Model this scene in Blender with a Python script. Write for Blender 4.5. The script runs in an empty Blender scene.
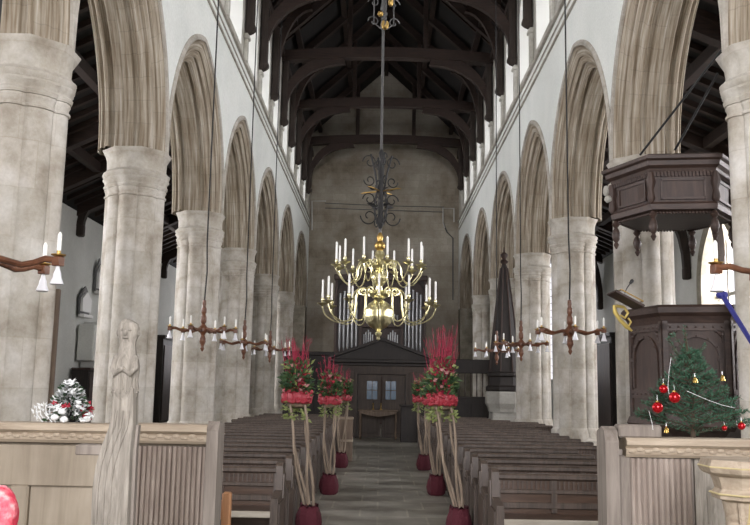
import bpy, math, random
from mathutils import Vector, Matrix
random.seed(7)
PI = math.pi
sc = bpy.context.scene
COL = sc.collection

# ------------------------------------------------------------------ camera model
PITCH, YAW, ROLL, FPX = .144, .008, .018, 850.0
EYE = Vector((0, 0, 1.65))
_c, _s = math.cos(YAW), math.sin(YAW)
_R = Vector((_c, _s, 0)); _F0 = Vector((-_s, _c, 0)); _Z = Vector((0, 0, 1))
_F = _F0*math.cos(PITCH)+_Z*math.sin(PITCH); _U = -_F0*math.sin(PITCH)+_Z*math.cos(PITCH)
_c, _s = math.cos(ROLL), math.sin(ROLL)
RIGHT, UP = _c*_R+_s*_U, -_s*_R+_c*_U
def at(px, py, Y=None, X=None, Z=None):
    d = _F*FPX+RIGHT*(px-375)+UP*(262.5-py)
    k = Y/d.y if Y is not None else (X/d.x if X is not None else (Z-1.65)/d.z)
    return EYE+d*k
cam = bpy.data.objects.new('camera', bpy.data.cameras.new('camera'))
COL.objects.link(cam); sc.camera = cam
cam.data.sensor_width = 36; cam.data.lens = FPX/750*36; cam.data.clip_start = .05; cam.data.clip_end = 300
cam.matrix_world = Matrix(((RIGHT.x, UP.x, -_F.x, EYE.x), (RIGHT.y, UP.y, -_F.y, EYE.y), (RIGHT.z, UP.z, -_F.z, EYE.z), (0, 0, 0, 1)))

# ------------------------------------------------------------------ materials
def nodes(name):
    m = bpy.data.materials.new(name); m.use_nodes = True
    nt = m.node_tree; b = nt.nodes['Principled BSDF']
    return m, nt, b
def N(nt, t, **kw):
    n = nt.nodes.new(t)
    for k, v in kw.items():
        if k in n.inputs: n.inputs[k].default_value = v
        else: setattr(n, k, v)
    return n
def plain(name, c, rough=.6, metal=0, emit=None, es=1, trans=0, bump=0, bs=60):
    m, nt, b = nodes(name)
    b.inputs['Base Color'].default_value = (*c, 1); b.inputs['Roughness'].default_value = rough
    b.inputs['Metallic'].default_value = metal
    if emit: b.inputs['Emission Color'].default_value = (*emit, 1); b.inputs['Emission Strength'].default_value = es
    if trans: b.inputs['Transmission Weight'].default_value = trans
    if bump:
        tc = N(nt, 'ShaderNodeTexCoord'); n = N(nt, 'ShaderNodeTexNoise', Scale=bs, Detail=3.0)
        nt.links.new(tc.outputs['Object'], n.inputs['Vector'])
        bp = N(nt, 'ShaderNodeBump', Strength=bump, Distance=.02)
        nt.links.new(n.outputs['Fac'], bp.inputs['Height']); nt.links.new(bp.outputs['Normal'], b.inputs['Normal'])
    return m
def ramp(nt, src, stops):
    r = nt.nodes.new('ShaderNodeValToRGB'); e = r.color_ramp.elements
    while len(e) < len(stops): e.new(.5)
    for i, (p, c) in enumerate(stops): e[i].position = p; e[i].color = (*c, 1)
    nt.links.new(src, r.inputs['Fac']); return r.outputs['Color']
def mul(nt, a, b, f=1.0):
    x = nt.nodes.new('ShaderNodeMix'); x.data_type = 'RGBA'; x.blend_type = 'MULTIPLY'
    x.inputs[0].default_value = f
    nt.links.new(a, x.inputs[6]); nt.links.new(b, x.inputs[7]); return x.outputs[2]
def mapped(nt, kind, scale=(1, 1, 1), rot=(0, 0, 0)):
    tc = nt.nodes.new('ShaderNodeTexCoord'); mp = nt.nodes.new('ShaderNodeMapping')
    mp.inputs['Scale'].default_value = scale; mp.inputs['Rotation'].default_value = rot
    nt.links.new(tc.outputs[kind], mp.inputs['Vector']); return mp.outputs['Vector']
def masonry(name, stops, bw=.62, bh=.33, mortar=(.86, .86, .86), mortw=.012, mode='xz', soft=.85, nscale=1.6, bump=.25, lo=.8):
    """stone blocks: noise-blotched colour, joints from a brick texture laid on (x+y, z)"""
    m, nt, b = nodes(name); L = nt.links
    tc = N(nt, 'ShaderNodeTexCoord'); sp = N(nt, 'ShaderNodeSeparateXYZ'); L.new(tc.outputs['Object'], sp.inputs[0])
    cb = N(nt, 'ShaderNodeCombineXYZ')
    if mode == 'xz': L.new(sp.outputs['X'], cb.inputs[0])
    elif mode == 'yz': L.new(sp.outputs['Y'], cb.inputs[0])
    else:
        a = N(nt, 'ShaderNodeMath', operation='ADD'); L.new(sp.outputs['X'], a.inputs[0]); L.new(sp.outputs['Y'], a.inputs[1]); L.new(a.outputs[0], cb.inputs[0])
    L.new(sp.outputs['Z'], cb.inputs[1])
    br = N(nt, 'ShaderNodeTexBrick'); br.offset = .5
    br.inputs['Color1'].default_value = (1, 1, 1, 1); br.inputs['Color2'].default_value = (lo, lo, lo*.97, 1); br.inputs['Mortar'].default_value = (*mortar, 1)
    br.inputs['Scale'].default_value = 1; br.inputs['Mortar Size'].default_value = mortw; br.inputs['Mortar Smooth'].default_value = .4
    br.inputs['Brick Width'].default_value = bw; br.inputs['Row Height'].default_value = bh
    L.new(cb.outputs[0], br.inputs['Vector'])
    n = N(nt, 'ShaderNodeTexNoise', Scale=nscale, Detail=7.0, Roughness=.62); L.new(tc.outputs['Object'], n.inputs['Vector'])
    n2 = N(nt, 'ShaderNodeTexNoise', Scale=22.0, Detail=4.0, Roughness=.7); L.new(tc.outputs['Object'], n2.inputs['Vector'])
    base = ramp(nt, n.outputs['Fac'], stops)
    fine = ramp(nt, n2.outputs['Fac'], [(.25, (.8, .8, .79)), (.7, (1, 1, 1))])
    c = mul(nt, mul(nt, base, br.outputs['Color'], soft), fine, .8)
    L.new(c, b.inputs['Base Color']); b.inputs['Roughness'].default_value = .9
    bp = N(nt, 'ShaderNodeBump', Strength=bump, Distance=.03); L.new(n2.outputs['Fac'], bp.inputs['Height']); L.new(bp.outputs['Normal'], b.inputs['Normal'])
    return m
def streaked(name, stops, rib, uscale=.35, vscale=9.0):
    """weather streaks that follow the mouldings (u along the arch, v across the profile) with voussoir joints"""
    m, nt, b = nodes(name); L = nt.links
    v = mapped(nt, 'UV', (uscale, vscale, 1))
    n = N(nt, 'ShaderNodeTexNoise', Scale=2.2, Detail=6.0, Roughness=.6); L.new(v, n.inputs['Vector'])
    tc = N(nt, 'ShaderNodeTexCoord')
    n3 = N(nt, 'ShaderNodeTexNoise', Scale=1.1, Detail=5.0, Roughness=.6); L.new(tc.outputs['Object'], n3.inputs['Vector'])
    n2 = N(nt, 'ShaderNodeTexNoise', Scale=25.0, Detail=3.0); L.new(tc.outputs['Object'], n2.inputs['Vector'])
    br = N(nt, 'ShaderNodeTexBrick'); br.offset = .5; br.inputs['Scale'].default_value = 1
    br.inputs['Color1'].default_value = (1, 1, 1, 1); br.inputs['Color2'].default_value = (.86, .84, .82, 1); br.inputs['Mortar'].default_value = (.78, .78, .78, 1)
    br.inputs['Brick Width'].default_value = .42; br.inputs['Row Height'].default_value = .55; br.inputs['Mortar Size'].default_value = .008
    L.new(tc.outputs['UV'], br.inputs['Vector'])
    c = mul(nt, ramp(nt, n.outputs['Fac'], stops), ramp(nt, n3.outputs['Fac'], [(.3, (.72, .70, .66)), (.65, (1, 1, 1))]), .9)
    c = mul(nt, c, br.outputs['Color'], .8)
    L.new(c, b.inputs['Base Color']); b.inputs['Roughness'].default_value = .92
    bp = N(nt, 'ShaderNodeBump', Strength=.25, Distance=.02); L.new(n2.outputs['Fac'], bp.inputs['Height']); L.new(bp.outputs['Normal'], b.inputs['Normal'])
    return m
def wood(name, c1, c2, axis='x', scale=1.0, rough=.6, bump=.2):
    m, nt, b = nodes(name); L = nt.links
    s = {'x': (1.2, 14, 14), 'y': (14, 1.2, 14), 'z': (14, 14, 1.2)}[axis]
    v = mapped(nt, 'Object', tuple(k*scale for k in s))
    n = N(nt, 'ShaderNodeTexNoise', Scale=1.6, Detail=6.0, Roughness=.65, Distortion=.6); L.new(v, n.inputs['Vector'])
    tc = N(nt, 'ShaderNodeTexCoord'); n2 = N(nt, 'ShaderNodeTexNoise', Scale=2.5, Detail=4.0); L.new(tc.outputs['Object'], n2.inputs['Vector'])
    c = mul(nt, ramp(nt, n.outputs['Fac'], [(.3, c1), (.7, c2)]), ramp(nt, n2.outputs['Fac'], [(.3, (.7, .68, .66)), (.65, (1, 1, 1))]), .8)
    L.new(c, b.inputs['Base Color']); b.inputs['Roughness'].default_value = rough
    bp = N(nt, 'ShaderNodeBump', Strength=bump, Distance=.01); L.new(n.outputs['Fac'], bp.inputs['Height']); L.new(bp.outputs['Normal'], b.inputs['Normal'])
    return m

M = {}
M['limewash'] = masonry('limewash', [(.3, (.78, .82, .79)), (.6, (.86, .89, .86))], bw=3, bh=2, mortar=(.95, .95, .95), mortw=.004, soft=.2, nscale=.8, bump=.08, lo=.98)
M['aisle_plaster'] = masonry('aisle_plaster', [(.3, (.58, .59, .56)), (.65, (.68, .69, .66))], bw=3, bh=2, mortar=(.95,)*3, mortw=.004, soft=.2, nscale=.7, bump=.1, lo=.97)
M['pier'] = masonry('pier_stone', [(.3, (.31, .27, .215)), (.46, (.49, .455, .395)), (.66, (.66, .64, .60))], bw=.55, bh=.52, mortar=(.84, .83, .8), mode='xyz', lo=.82, nscale=1.9, mortw=.008)
M['pier_dark'] = masonry('pier_stone_weathered', [(.3, (.20, .18, .14)), (.5, (.33, .30, .24)), (.7, (.44, .41, .34))], bw=.55, bh=.5, mode='xyz', lo=.8, nscale=2.6)
M['arch'] = streaked('arch_stone', [(.30, (.135, .10, .065)), (.42, (.28, .23, .165)), (.54, (.40, .355, .285)), (.70, (.60, .57, .50))], 0)
M['hood'] = masonry('hood_stone', [(.3, (.38, .35, .30)), (.6, (.54, .51, .46))], mode='yz', bw=.4, bh=.3, nscale=4)
M['endwall'] = masonry('end_wall_stone', [(.28, (.22, .18, .13)), (.45, (.38, .335, .27)), (.6, (.48, .44, .37)), (.75, (.60, .56, .49))], bw=.7, bh=.35, mortar=(.8, .8, .8), mortw=.015, nscale=.7, lo=.85, bump=.3)
M['clere'] = masonry('clerestory_stone', [(.3, (.42, .40, .35)), (.6, (.66, .65, .60))], mode='yz', bw=.5, bh=.3, nscale=2.5)
M['reveal'] = plain('whitened_reveal', (.74, .75, .72), .9, bump=.1)
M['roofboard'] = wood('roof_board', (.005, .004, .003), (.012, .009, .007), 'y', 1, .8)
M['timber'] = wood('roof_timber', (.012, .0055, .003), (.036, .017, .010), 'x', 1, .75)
M['timber_z'] = wood('post_timber', (.018, .012, .009), (.05, .035, .027), 'z', 1, .8)
M['pew'] = wood('pew_oak', (.042, .022, .013), (.115, .067, .042), 'x', 1, .38)
M['pewend'] = wood('pew_end_oak', (.042, .030, .023), (.115, .085, .066), 'z', 1, .5)
M['seatedge'] = wood('pale_seat_edge', (.34, .31, .25), (.52, .49, .42), 'x', 1, .45)  # front edge of the seat, much paler than the seat board
M['oldoak'] = wood('silvered_oak', (.15, .125, .105), (.31, .275, .24), 'z', 1, .7, .35)
M['oldoak_x'] = wood('silvered_oak_rail', (.30, .24, .175), (.53, .45, .35), 'x', 1, .7, .35)
M['oldoak_pale'] = wood('pale_oak_board', (.25, .21, .155), (.37, .32, .25), 'z', .6, .7, .2)
M['redoak'] = wood('ridged_oak_board', (.25, .20, .17), (.50, .435, .385), 'z', 1, .7, .3)
M['figure'] = wood('carved_grey_oak', (.17, .155, .13), (.45, .42, .37), 'z', 2.2, .85, .9)
M['darkoak'] = wood('dark_carved_oak', (.022, .012, .009), (.068, .040, .030), 'z', 1, .6)
M['darkoak_x'] = wood('dark_oak_moulding', (.022, .012, .009), (.068, .040, .030), 'x', 1, .55)
M['blackoak'] = wood('near_black_oak', (.008, .006, .005), (.026, .018, .014), 'z', 1, .6)
M['lobby'] = wood('lobby_oak', (.028, .018, .012), (.07, .048, .034), 'z', 1, .6)
M['casewood'] = wood('organ_case_wood', (.03, .016, .011), (.07, .036, .026), 'z', 1, .5)
M['orangewood'] = wood('orange_varnished_wood', (.42, .20, .09), (.62, .34, .18), 'z', 1, .4)
M['palebox'] = wood('tan_wood', (.13, .09, .06), (.24, .175, .125), 'z', 1, .6)
M['pole'] = wood('bare_branch', (.16, .12, .085), (.36, .29, .22), 'z', 1, .8)
M['lampwood'] = wood('turned_lamp_wood', (.09, .032, .016), (.21, .09, .045), 'x', 1, .4)
M['brass'] = plain('polished_brass', (.82, .76, .47), .3, 1)
M['brass_dull'] = plain('dull_brass', (.45, .30, .10), .4, 1)
M['gilt'] = plain('gilding', (.55, .42, .12), .45, .35)
M['palegilt'] = plain('worn_gilding', (.52, .44, .24), .6)
M['iron'] = plain('wrought_iron', (.02, .02, .02), .6, .5)
M['greyiron'] = plain('grey_iron_rod', (.10, .10, .10), .5, .6)
M['cord'] = plain('black_cord', (.02, .02, .02), .8)
M['wax'] = plain('white_candle_wax', (.88, .88, .84), .5)
M['glass_white'] = plain('frosted_white_glass', (.85, .86, .90), .3)
M['tin'] = plain('organ_pipe_metal', (.36, .37, .38), .35, .75)
M['white_pipe'] = plain('white_painted_pipe', (.58, .58, .56), .5)
M['wine'] = plain('wine_red_cloth', (.07, .006, .014), .85, bump=.6, bs=35)
M['ribbon'] = plain('red_ribbon', (.30, .025, .04), .5, bump=.4, bs=40)
M['redtwig'] = plain('red_twigs', (.30, .018, .05), .7)
M['redflower'] = plain('red_petals', (.38, .02, .04), .6)
M['pinkflower'] = plain('dusty_pink_petals', (.42, .20, .19), .7)
M['leaf'] = plain('green_leaves', (.05, .095, .035), .6)
M['leaf2'] = plain('lime_leaves', (.20, .24, .08), .6)
M['darkleaf'] = plain('dark_leaves', (.02, .05, .018), .6)
M['needle'] = plain('fir_needles', (.035, .105, .06), .6)
M['bark'] = plain('fir_bark', (.05, .035, .022), .9)
M['bauble'] = plain('red_glass_bauble', (.42, .006, .012), .12, .55)
M['gold_bell'] = plain('golden_bell', (.75, .52, .16), .25, 1)
M['silver'] = plain('silver_tinsel', (.8, .82, .84), .3, .6)
M['frost'] = plain('frosted_white_sprigs', (.78, .80, .80), .8)
M['frostgrey'] = plain('frosted_grey_sprigs', (.36, .38, .38), .8)
M['stone_pale'] = masonry('pale_font_stone', [(.3, (.32, .31, .28)), (.65, (.46, .45, .41))], mode='xyz', bw=.9, bh=.8, nscale=2.5)
M['marble'] = plain('white_marble', (.74, .74, .72), .4)
M['tablet_frame'] = plain('grey_slate', (.12, .12, .12), .5)
M['bluecover'] = plain('blue_padded_cover', (.025, .028, .20), .7, bump=.3, bs=40)
M['pinkred'] = None
M['blackplastic'] = plain('black_plastic', (.015, .015, .015), .5)
M['paper'] = plain('paper', (.7, .7, .68), .8)
def mk_pink():
    m, nt, b = nodes('pink_red_fabric'); L = nt.links
    tc = N(nt, 'ShaderNodeTexCoord'); n = N(nt, 'ShaderNodeTexNoise', Scale=28.0, Detail=3.0); L.new(tc.outputs['Object'], n.inputs['Vector'])
    L.new(ramp(nt, n.outputs['Fac'], [(.4, (.72, .05, .10)), (.55, (.85, .20, .25)), (.72, (.95, .62, .62))]), b.inputs['Base Color'])
    b.inputs['Roughness'].default_value = .9
    bp = N(nt, 'ShaderNodeBump', Strength=.6, Distance=.02); L.new(n.outputs['Fac'], bp.inputs['Height']); L.new(bp.outputs['Normal'], b.inputs['Normal'])
    return m
M['pinkred'] = mk_pink()
def mk_floor():
    m, nt, b = nodes('stone_slabs'); L = nt.links
    tc = N(nt, 'ShaderNodeTexCoord'); br = N(nt, 'ShaderNodeTexBrick'); br.offset = .37; br.offset_frequency = 2
    br.inputs['Color1'].default_value = (.9, .9, .9, 1); br.inputs['Color2'].default_value = (.6, .6, .57, 1); br.inputs['Mortar'].default_value = (1.1, 1.1, 1.05, 1)
    br.inputs['Scale'].default_value = 1; br.inputs['Mortar Size'].default_value = .014; br.inputs['Brick Width'].default_value = .62; br.inputs['Row Height'].default_value = .7
    L.new(tc.outputs['Object'], br.inputs['Vector'])
    n = N(nt, 'ShaderNodeTexNoise', Scale=1.4, Detail=6.0, Roughness=.6); L.new(tc.outputs['Object'], n.inputs['Vector'])
    c = mul(nt, ramp(nt, n.outputs['Fac'], [(.3, (.18, .165, .14)), (.5, (.31, .295, .255)), (.7, (.48, .46, .41))]), br.outputs['Color'], 1)
    L.new(c, b.inputs['Base Color']); b.inputs['Roughness'].default_value = .42
    bp = N(nt, 'ShaderNodeBump', Strength=.3, Distance=.01); L.new(n.outputs['Fac'], bp.inputs['Height']); L.new(bp.outputs['Normal'], b.inputs['Normal'])
    return m
M['floor'] = mk_floor()
def mk_glass():
    m = bpy.data.materials.new('leaded_window_glass'); m.use_nodes = True; nt = m.node_tree; nt.nodes.clear(); L = nt.links
    o = N(nt, 'ShaderNodeOutputMaterial'); t = N(nt, 'ShaderNodeBsdfTransparent'); t.inputs['Color'].default_value = (.82, .81, .82, 1)
    g = N(nt, 'ShaderNodeBsdfGlossy'); g.inputs['Roughness'].default_value = .2
    x = N(nt, 'ShaderNodeMixShader'); x.inputs[0].default_value = .06
    L.new(t.outputs[0], x.inputs[1]); L.new(g.outputs[0], x.inputs[2]); L.new(x.outputs[0], o.inputs[0]); return m
M['glass'] = mk_glass()
M['doorglass'] = plain('glowing_door_glass', (.06, .09, .13), .1, emit=(.30, .42, .55), es=.05)  # faint emission stands in for light in the panes

# ------------------------------------------------------------------ mesh helpers
class MB:
    def __init__(s): s.v = []; s.f = []; s.uv = None
    def add(s, vs, fs):
        o = len(s.v); s.v += [Vector(v) for v in vs]; s.f += [tuple(i+o for i in f) for f in fs]; return s
    def box(s, x0, x1, y0, y1, z0, z1, bev=0, rot=None, piv=None):
        if bev <= 0:
            vs = [(x, y, z) for x in (x0, x1) for y in (y0, y1) for z in (z0, z1)]
            fs = [(0, 1, 3, 2), (4, 6, 7, 5), (0, 4, 5, 1), (2, 3, 7, 6), (0, 2, 6, 4), (1, 5, 7, 3)]
        else:
            b = min(bev, (x1-x0)*.45, (y1-y0)*.45, (z1-z0)*.45); vs = []; fs = []
            ids = {}
            X, Y, Z = (x0, x1), (y0, y1), (z0, z1)
            for i in (0, 1):
                for j in (0, 1):
                    for k in (0, 1):
                        sx, sy, sz = (1, -1)[i]*b, (1, -1)[j]*b, (1, -1)[k]*b
                        for a, p in (('x', (X[i], Y[j]+sy, Z[k]+sz)), ('y', (X[i]+sx, Y[j], Z[k]+sz)), ('z', (X[i]+sx, Y[j]+sy, Z[k]))):
                            ids[(i, j, k, a)] = len(vs); vs.append(p)
            g = lambda i, j, k, a: ids[(i, j, k, a)]
            for i in (0, 1): fs.append((g(i, 0, 0, 'x'), g(i, 1, 0, 'x'), g(i, 1, 1, 'x'), g(i, 0, 1, 'x')))
            for j in (0, 1): fs.append((g(0, j, 0, 'y'), g(1, j, 0, 'y'), g(1, j, 1, 'y'), g(0, j, 1, 'y')))
            for k in (0, 1): fs.append((g(0, 0, k, 'z'), g(1, 0, k, 'z'), g(1, 1, k, 'z'), g(0, 1, k, 'z')))
            for j in (0, 1):
                for k in (0, 1): fs.append((g(0, j, k, 'y'), g(1, j, k, 'y'), g(1, j, k, 'z'), g(0, j, k, 'z')))
            for i in (0, 1):
                for k in (0, 1): fs.append((g(i, 0, k, 'x'), g(i, 1, k, 'x'), g(i, 1, k, 'z'), g(i, 0, k, 'z')))
                for j in (0, 1): fs.append((g(i, j, 0, 'x'), g(i, j, 1, 'x'), g(i, j, 1, 'y'), g(i, j, 0, 'y')))
            for i in (0, 1):
                for j in (0, 1):
                    for k in (0, 1): fs.append((g(i, j, k, 'x'), g(i, j, k, 'y'), g(i, j, k, 'z')))
        if rot is not None:
            p = Vector(piv or ((x0+x1)/2, (y0+y1)/2, (z0+z1)/2))
            vs = [rot@(Vector(v)-p)+p for v in vs]
        return s.add(vs, fs)
    def loft(s, rings, cap=True, close=True):
        n = len(rings[0]); vs = [p for r in rings for p in r]; fs = []
        for i in range(len(rings)-1):
            for j in range(n if close else n-1):
                a, b = i*n+j, i*n+(j+1) % n
                fs.append((a, b, b+n, a+n))
        if cap: fs += [tuple(range(n)), tuple(range((len(rings)-1)*n, len(rings)*n))]
        return s.add(vs, fs)
    def lathe(s, prof, seg=16, o=(0, 0, 0), ph=0):
        o = Vector(o)
        return s.loft([[o+Vector((r*math.cos(ph+2*PI*k/seg), r*math.sin(ph+2*PI*k/seg), z)) for k in range(seg)] for r, z in prof])
    def tube(s, pts, r, seg=8, flat=1.0):
        pts = [Vector(p) for p in pts]; rs = r if isinstance(r, (list, tuple)) else [r]*len(pts); rings = []
        ref = None
        for i, p in enumerate(pts):
            t = (pts[min(i+1, len(pts)-1)]-pts[max(i-1, 0)]).normalized()
            if ref is None: ref = Vector((0, 0, 1)) if abs(t.z) < .9 else Vector((1, 0, 0))
            u = (ref-t*ref.dot(t)).normalized(); w = t.cross(u); ref = u
            rings.append([p+u*rs[i]*math.cos(2*PI*k/seg)+w*rs[i]*flat*math.sin(2*PI*k/seg) for k in range(seg)])
        return s.loft(rings)
    def prism(s, poly, axis, a, b):
        """polygon (p,q) extruded along axis from a to b; x: (y,z), y: (x,z), z: (x,y)"""
        def mk(p, q, t): return {'x': (t, p, q), 'y': (p, t, q), 'z': (p, q, t)}[axis]
        return s.loft([[Vector(mk(p, q, a)) for p, q in poly], [Vector(mk(p, q, b)) for p, q in poly]])
    def ball(s, c, r, seg=12, sq=(1, 1, 1), bump=0):
        c = Vector(c); n = max(5, seg//2+1); rings = []
        for i in range(n+1):
            t = PI*i/n; rr = max(math.sin(t), .02)
            rings.append([c+Vector((rr*math.cos(2*PI*k/seg)*sq[0], rr*math.sin(2*PI*k/seg)*sq[1], math.cos(t)*sq[2]))*r*(1+random.uniform(-bump, bump)) for k in range(seg)])
        return s.loft(rings)
    def leaf(s, c, d, w, n=None):
        c = Vector(c); d = Vector(d); side = d.cross(n or Vector((random.uniform(-1, 1), random.uniform(-1, 1), random.uniform(-1, 1))))
        side = side.normalized()*w if side.length > 1e-6 else Vector((w, 0, 0))
        up = d.cross(side).normalized()*w*.35
        return s.add([c, c+d*.45+side+up, c+d, c+d*.45-side+up, c+d*.5-up*.3], [(0, 1, 4), (1, 2, 4), (2, 3, 4), (3, 0, 4)])
    def build(s, name, mat, parent=None, smooth=False, loc=None, bevel=0):
        me = bpy.data.meshes.new(name); me.from_pydata([tuple(v) for v in s.v], [], s.f); me.update()
        import bmesh
        bm = bmesh.new(); bm.from_mesh(me); bmesh.ops.recalc_face_normals(bm, faces=bm.faces); bm.to_mesh(me); bm.free()
        if s.uv:
            uvl = me.uv_layers.new(name='UVMap')
            for lp in me.loops: uvl.data[lp.index].uv = s.uv[lp.vertex_index]
        me.materials.append(M[mat] if isinstance(mat, str) else mat)
        if smooth: me.shade_smooth(); me.set_sharp_from_angle(angle=math.radians(42))
        o = bpy.data.objects.new(name, me); COL.objects.link(o)
        if parent is not None: o.parent = parent
        if loc is not None: o.location = loc
        return o
def tag(o, label=None, cat=None, group=None, kind=None):
    if label: o['label'] = label
    if cat: o['category'] = cat
    if group: o['group'] = group
    if kind: o['kind'] = kind
    return o
def thing(name, label, cat, loc=(0, 0, 0), rz=0, group=None):
    o = bpy.data.objects.new(name, None); COL.objects.link(o); o.location = loc; o.rotation_euler = (0, 0, rz)
    o.empty_display_size = .1
    return tag(o, label, cat, group)
def struct(name, mb, mat, smooth=False, parent=None):
    o = mb.build(name, mat, parent, smooth)
    if parent is None: o['kind'] = 'structure'
    return o
def copy_tree(o, parent=None):
    c = o.copy(); COL.objects.link(c)
    if parent is not None: c.parent = parent
    for ch in [x for x in KIDS.get(o.name, [])]: copy_tree_child(ch, c)
    return c
KIDS = {}
def index_kids(root):
    def rec(o):
        k = [x for x in COL.objects if x.parent == o]; KIDS[o.name] = k
        for x in k: rec(x)
    rec(root)
def copy_tree_child(o, p):
    c = o.copy(); COL.objects.link(c); c.parent = p
    for ch in KIDS.get(o.name, []): copy_tree_child(ch, c)
ORD = ['first', 'second', 'third', 'fourth', 'fifth', 'sixth', 'seventh', 'eighth', 'ninth', 'tenth', 'eleventh', 'twelfth', 'thirteenth', 'fourteenth', 'fifteenth', 'sixteenth', 'seventeenth', 'eighteenth', 'nineteenth', 'twentieth', 'twenty-first', 'twenty-second']

# ------------------------------------------------------------------ dimensions
XL, XR, TH = -3.52, 3.68, 1.08
YW = 40.3
PYS = {-1: [3.5, 9.03, 13.3, 18.2, 23.1, 28.5, 33.85, 39.75], 1: [3.4, 8.75, 13.3, 18.2, 23.1, 28.5, 33.85, 39.75]}
PY = PYS[-1]
CAP, SPR, APEX, STR = 4.95, 5.28, 8.2, 9.5
OUTL, OUTR = -9.3, 9.3

# ------------------------------------------------------------------ floor
fl = MB().box(-10.5, 10.5, -9.6, 41.5, -.3, 0); struct('floor', fl, 'floor')

# ------------------------------------------------------------------ arcades
def arc_params(a, h):
    r = (a*a+h*h)/(2*a); return r, r-a
def arch_curve(yc, a, h, z0, o, n=20):
    """points of the pointed arch offset inward by o, from near springing to far"""
    r, e = arc_params(a, h); R = r-o; phm = math.acos(min(1, max(-1, e/R)))
    left = [(yc+e-R*math.cos(phm*i/n), z0+R*math.sin(phm*i/n)) for i in range(n+1)]
    right = [(2*yc-y, z) for y, z in reversed(left[:-1])]
    return left+right
PROFILE = [(0, 0), (.025, .05), (.045, .06), (.05, .14), (.075, .19), (.11, .185), (.12, .26), (.15, .31), (.20, .30), (.225, .335), (.25, .40), (.30, .41), (.33, .365), (.37, .365), (.40, .42), (TH/2, .43)]
PROFILE += [(TH-d, o) for d, o in reversed(PROFILE[:-1])]
def face_strip(mb, x, segs, ztop):
    """wall face at x above a chain of (y,z)"""
    vs = []; fs = []
    for y, z in segs: vs += [(x, y, z), (x, y, ztop)]
    for i in range(len(segs)-1): fs.append((2*i, 2*i+2, 2*i+3, 2*i+1))
    mb.add(vs, fs)
def arcade(side):
    PY = PYS[side]
    X0 = XL if side < 0 else XR; name = 'wall_left' if side < 0 else 'wall_right'
    wall = MB(); chain = []; arches = []
    for k in range(len(PY)-1):
        yc = (PY[k]+PY[k+1])/2; a = (PY[k+1]-PY[k])/2-.04; h = APEX-SPR
        c = arch_curve(yc, a, h, SPR, 0, 24)
        if k == 0: chain.append((PY[0]-.45, SPR))
        if k > 0: chain.append((PY[k]-.03, SPR))
        chain += c
        arches.append((yc, a, h))
    chain.append((YW, SPR))
    face_strip(wall, X0, chain, STR+.2); face_strip(wall, X0+side*TH, chain, STR+.2)
    w = struct(name, wall, 'limewash')
    # chancel side of the wall (behind and beside the camera) with the respond
    c = MB().box(min(X0, X0+side*TH), max(X0, X0+side*TH), -9, PY[0]+.42, 0, SPR); c.box(min(X0, X0+side*TH), max(X0, X0+side*TH), -9, PY[0]-.45, SPR, STR+.2)
    c.box(min(X0, X0+side*TH), max(X0, X0+side*TH), PY[-1]-.35, YW, 0, SPR)
    struct('wall_chancel_left' if side < 0 else 'wall_chancel_right', c, 'pier_dark')
    for k, (yc, a, h) in enumerate(arches):
        mb = MB(); mb.uv = []
        rows = [arch_curve(yc, a, h, SPR, o, 24) for d, o in PROFILE]
        n = len(rows[0]); acc = 0; L = [0]
        for i in range(1, n): acc += math.dist(rows[0][i], rows[0][i-1]); L.append(acc)
        vv = 0; prev = None
        for (d, o), row in zip(PROFILE, rows):
            if prev is not None: vv += math.hypot(d-prev[0], o-prev[1])
            prev = (d, o)
            for i, (y, z) in enumerate(row): mb.v.append(Vector((X0+side*d, y, z))); mb.uv.append((L[i]+k*3.7, vv+k*1.3))
        for r in range(len(rows)-1):
            for i in range(n-1): mb.f.append((r*n+i, r*n+i+1, (r+1)*n+i+1, (r+1)*n+i))
        # closing of the underside where the arch mouldings stop above the pier
        ar = mb.build('arch_moulding', 'arch', w, True)
        hb = MB(); ri = []
        oc = arch_curve(yc, a, h, SPR, 0, 24); oo = arch_curve(yc, a, h, SPR, -.10, 24)
        # keep neighbouring hoods from crossing over the pier
        ymin, ymax = yc-a-.035, yc+a+.035
        oo = [(min(max(y, ymin), ymax), z) for y, z in oo]
        for (y1, z1), (y2, z2) in zip(oc, oo):
            ri.append([Vector((X0, y1, z1)), Vector((X0-side*.035, y1, z1)), Vector((X0-side*.05, (y1+y2)/2, (z1+z2)/2)), Vector((X0-side*.02, y2, z2)), Vector((X0+side*.01, y2, z2))])
        hb.loft(ri); hb.build('hood_mould', 'hood', w, True)
    # string course
    sb = MB(); xs = X0-side*.0
    def rib(z0, z1, p): sb.box(min(X0, X0-side*p), max(X0, X0-side*p), -9, YW, z0, z1, .01)
    rib(STR+.02, STR+.07, .07); rib(STR-.19, STR-.16, .035); rib(STR-.42, STR-.38, .05)
    st = sb.build('string_course', 'hood', w)
    return w
WALL_L = arcade(-1); WALL_R = arcade(1)

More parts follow.
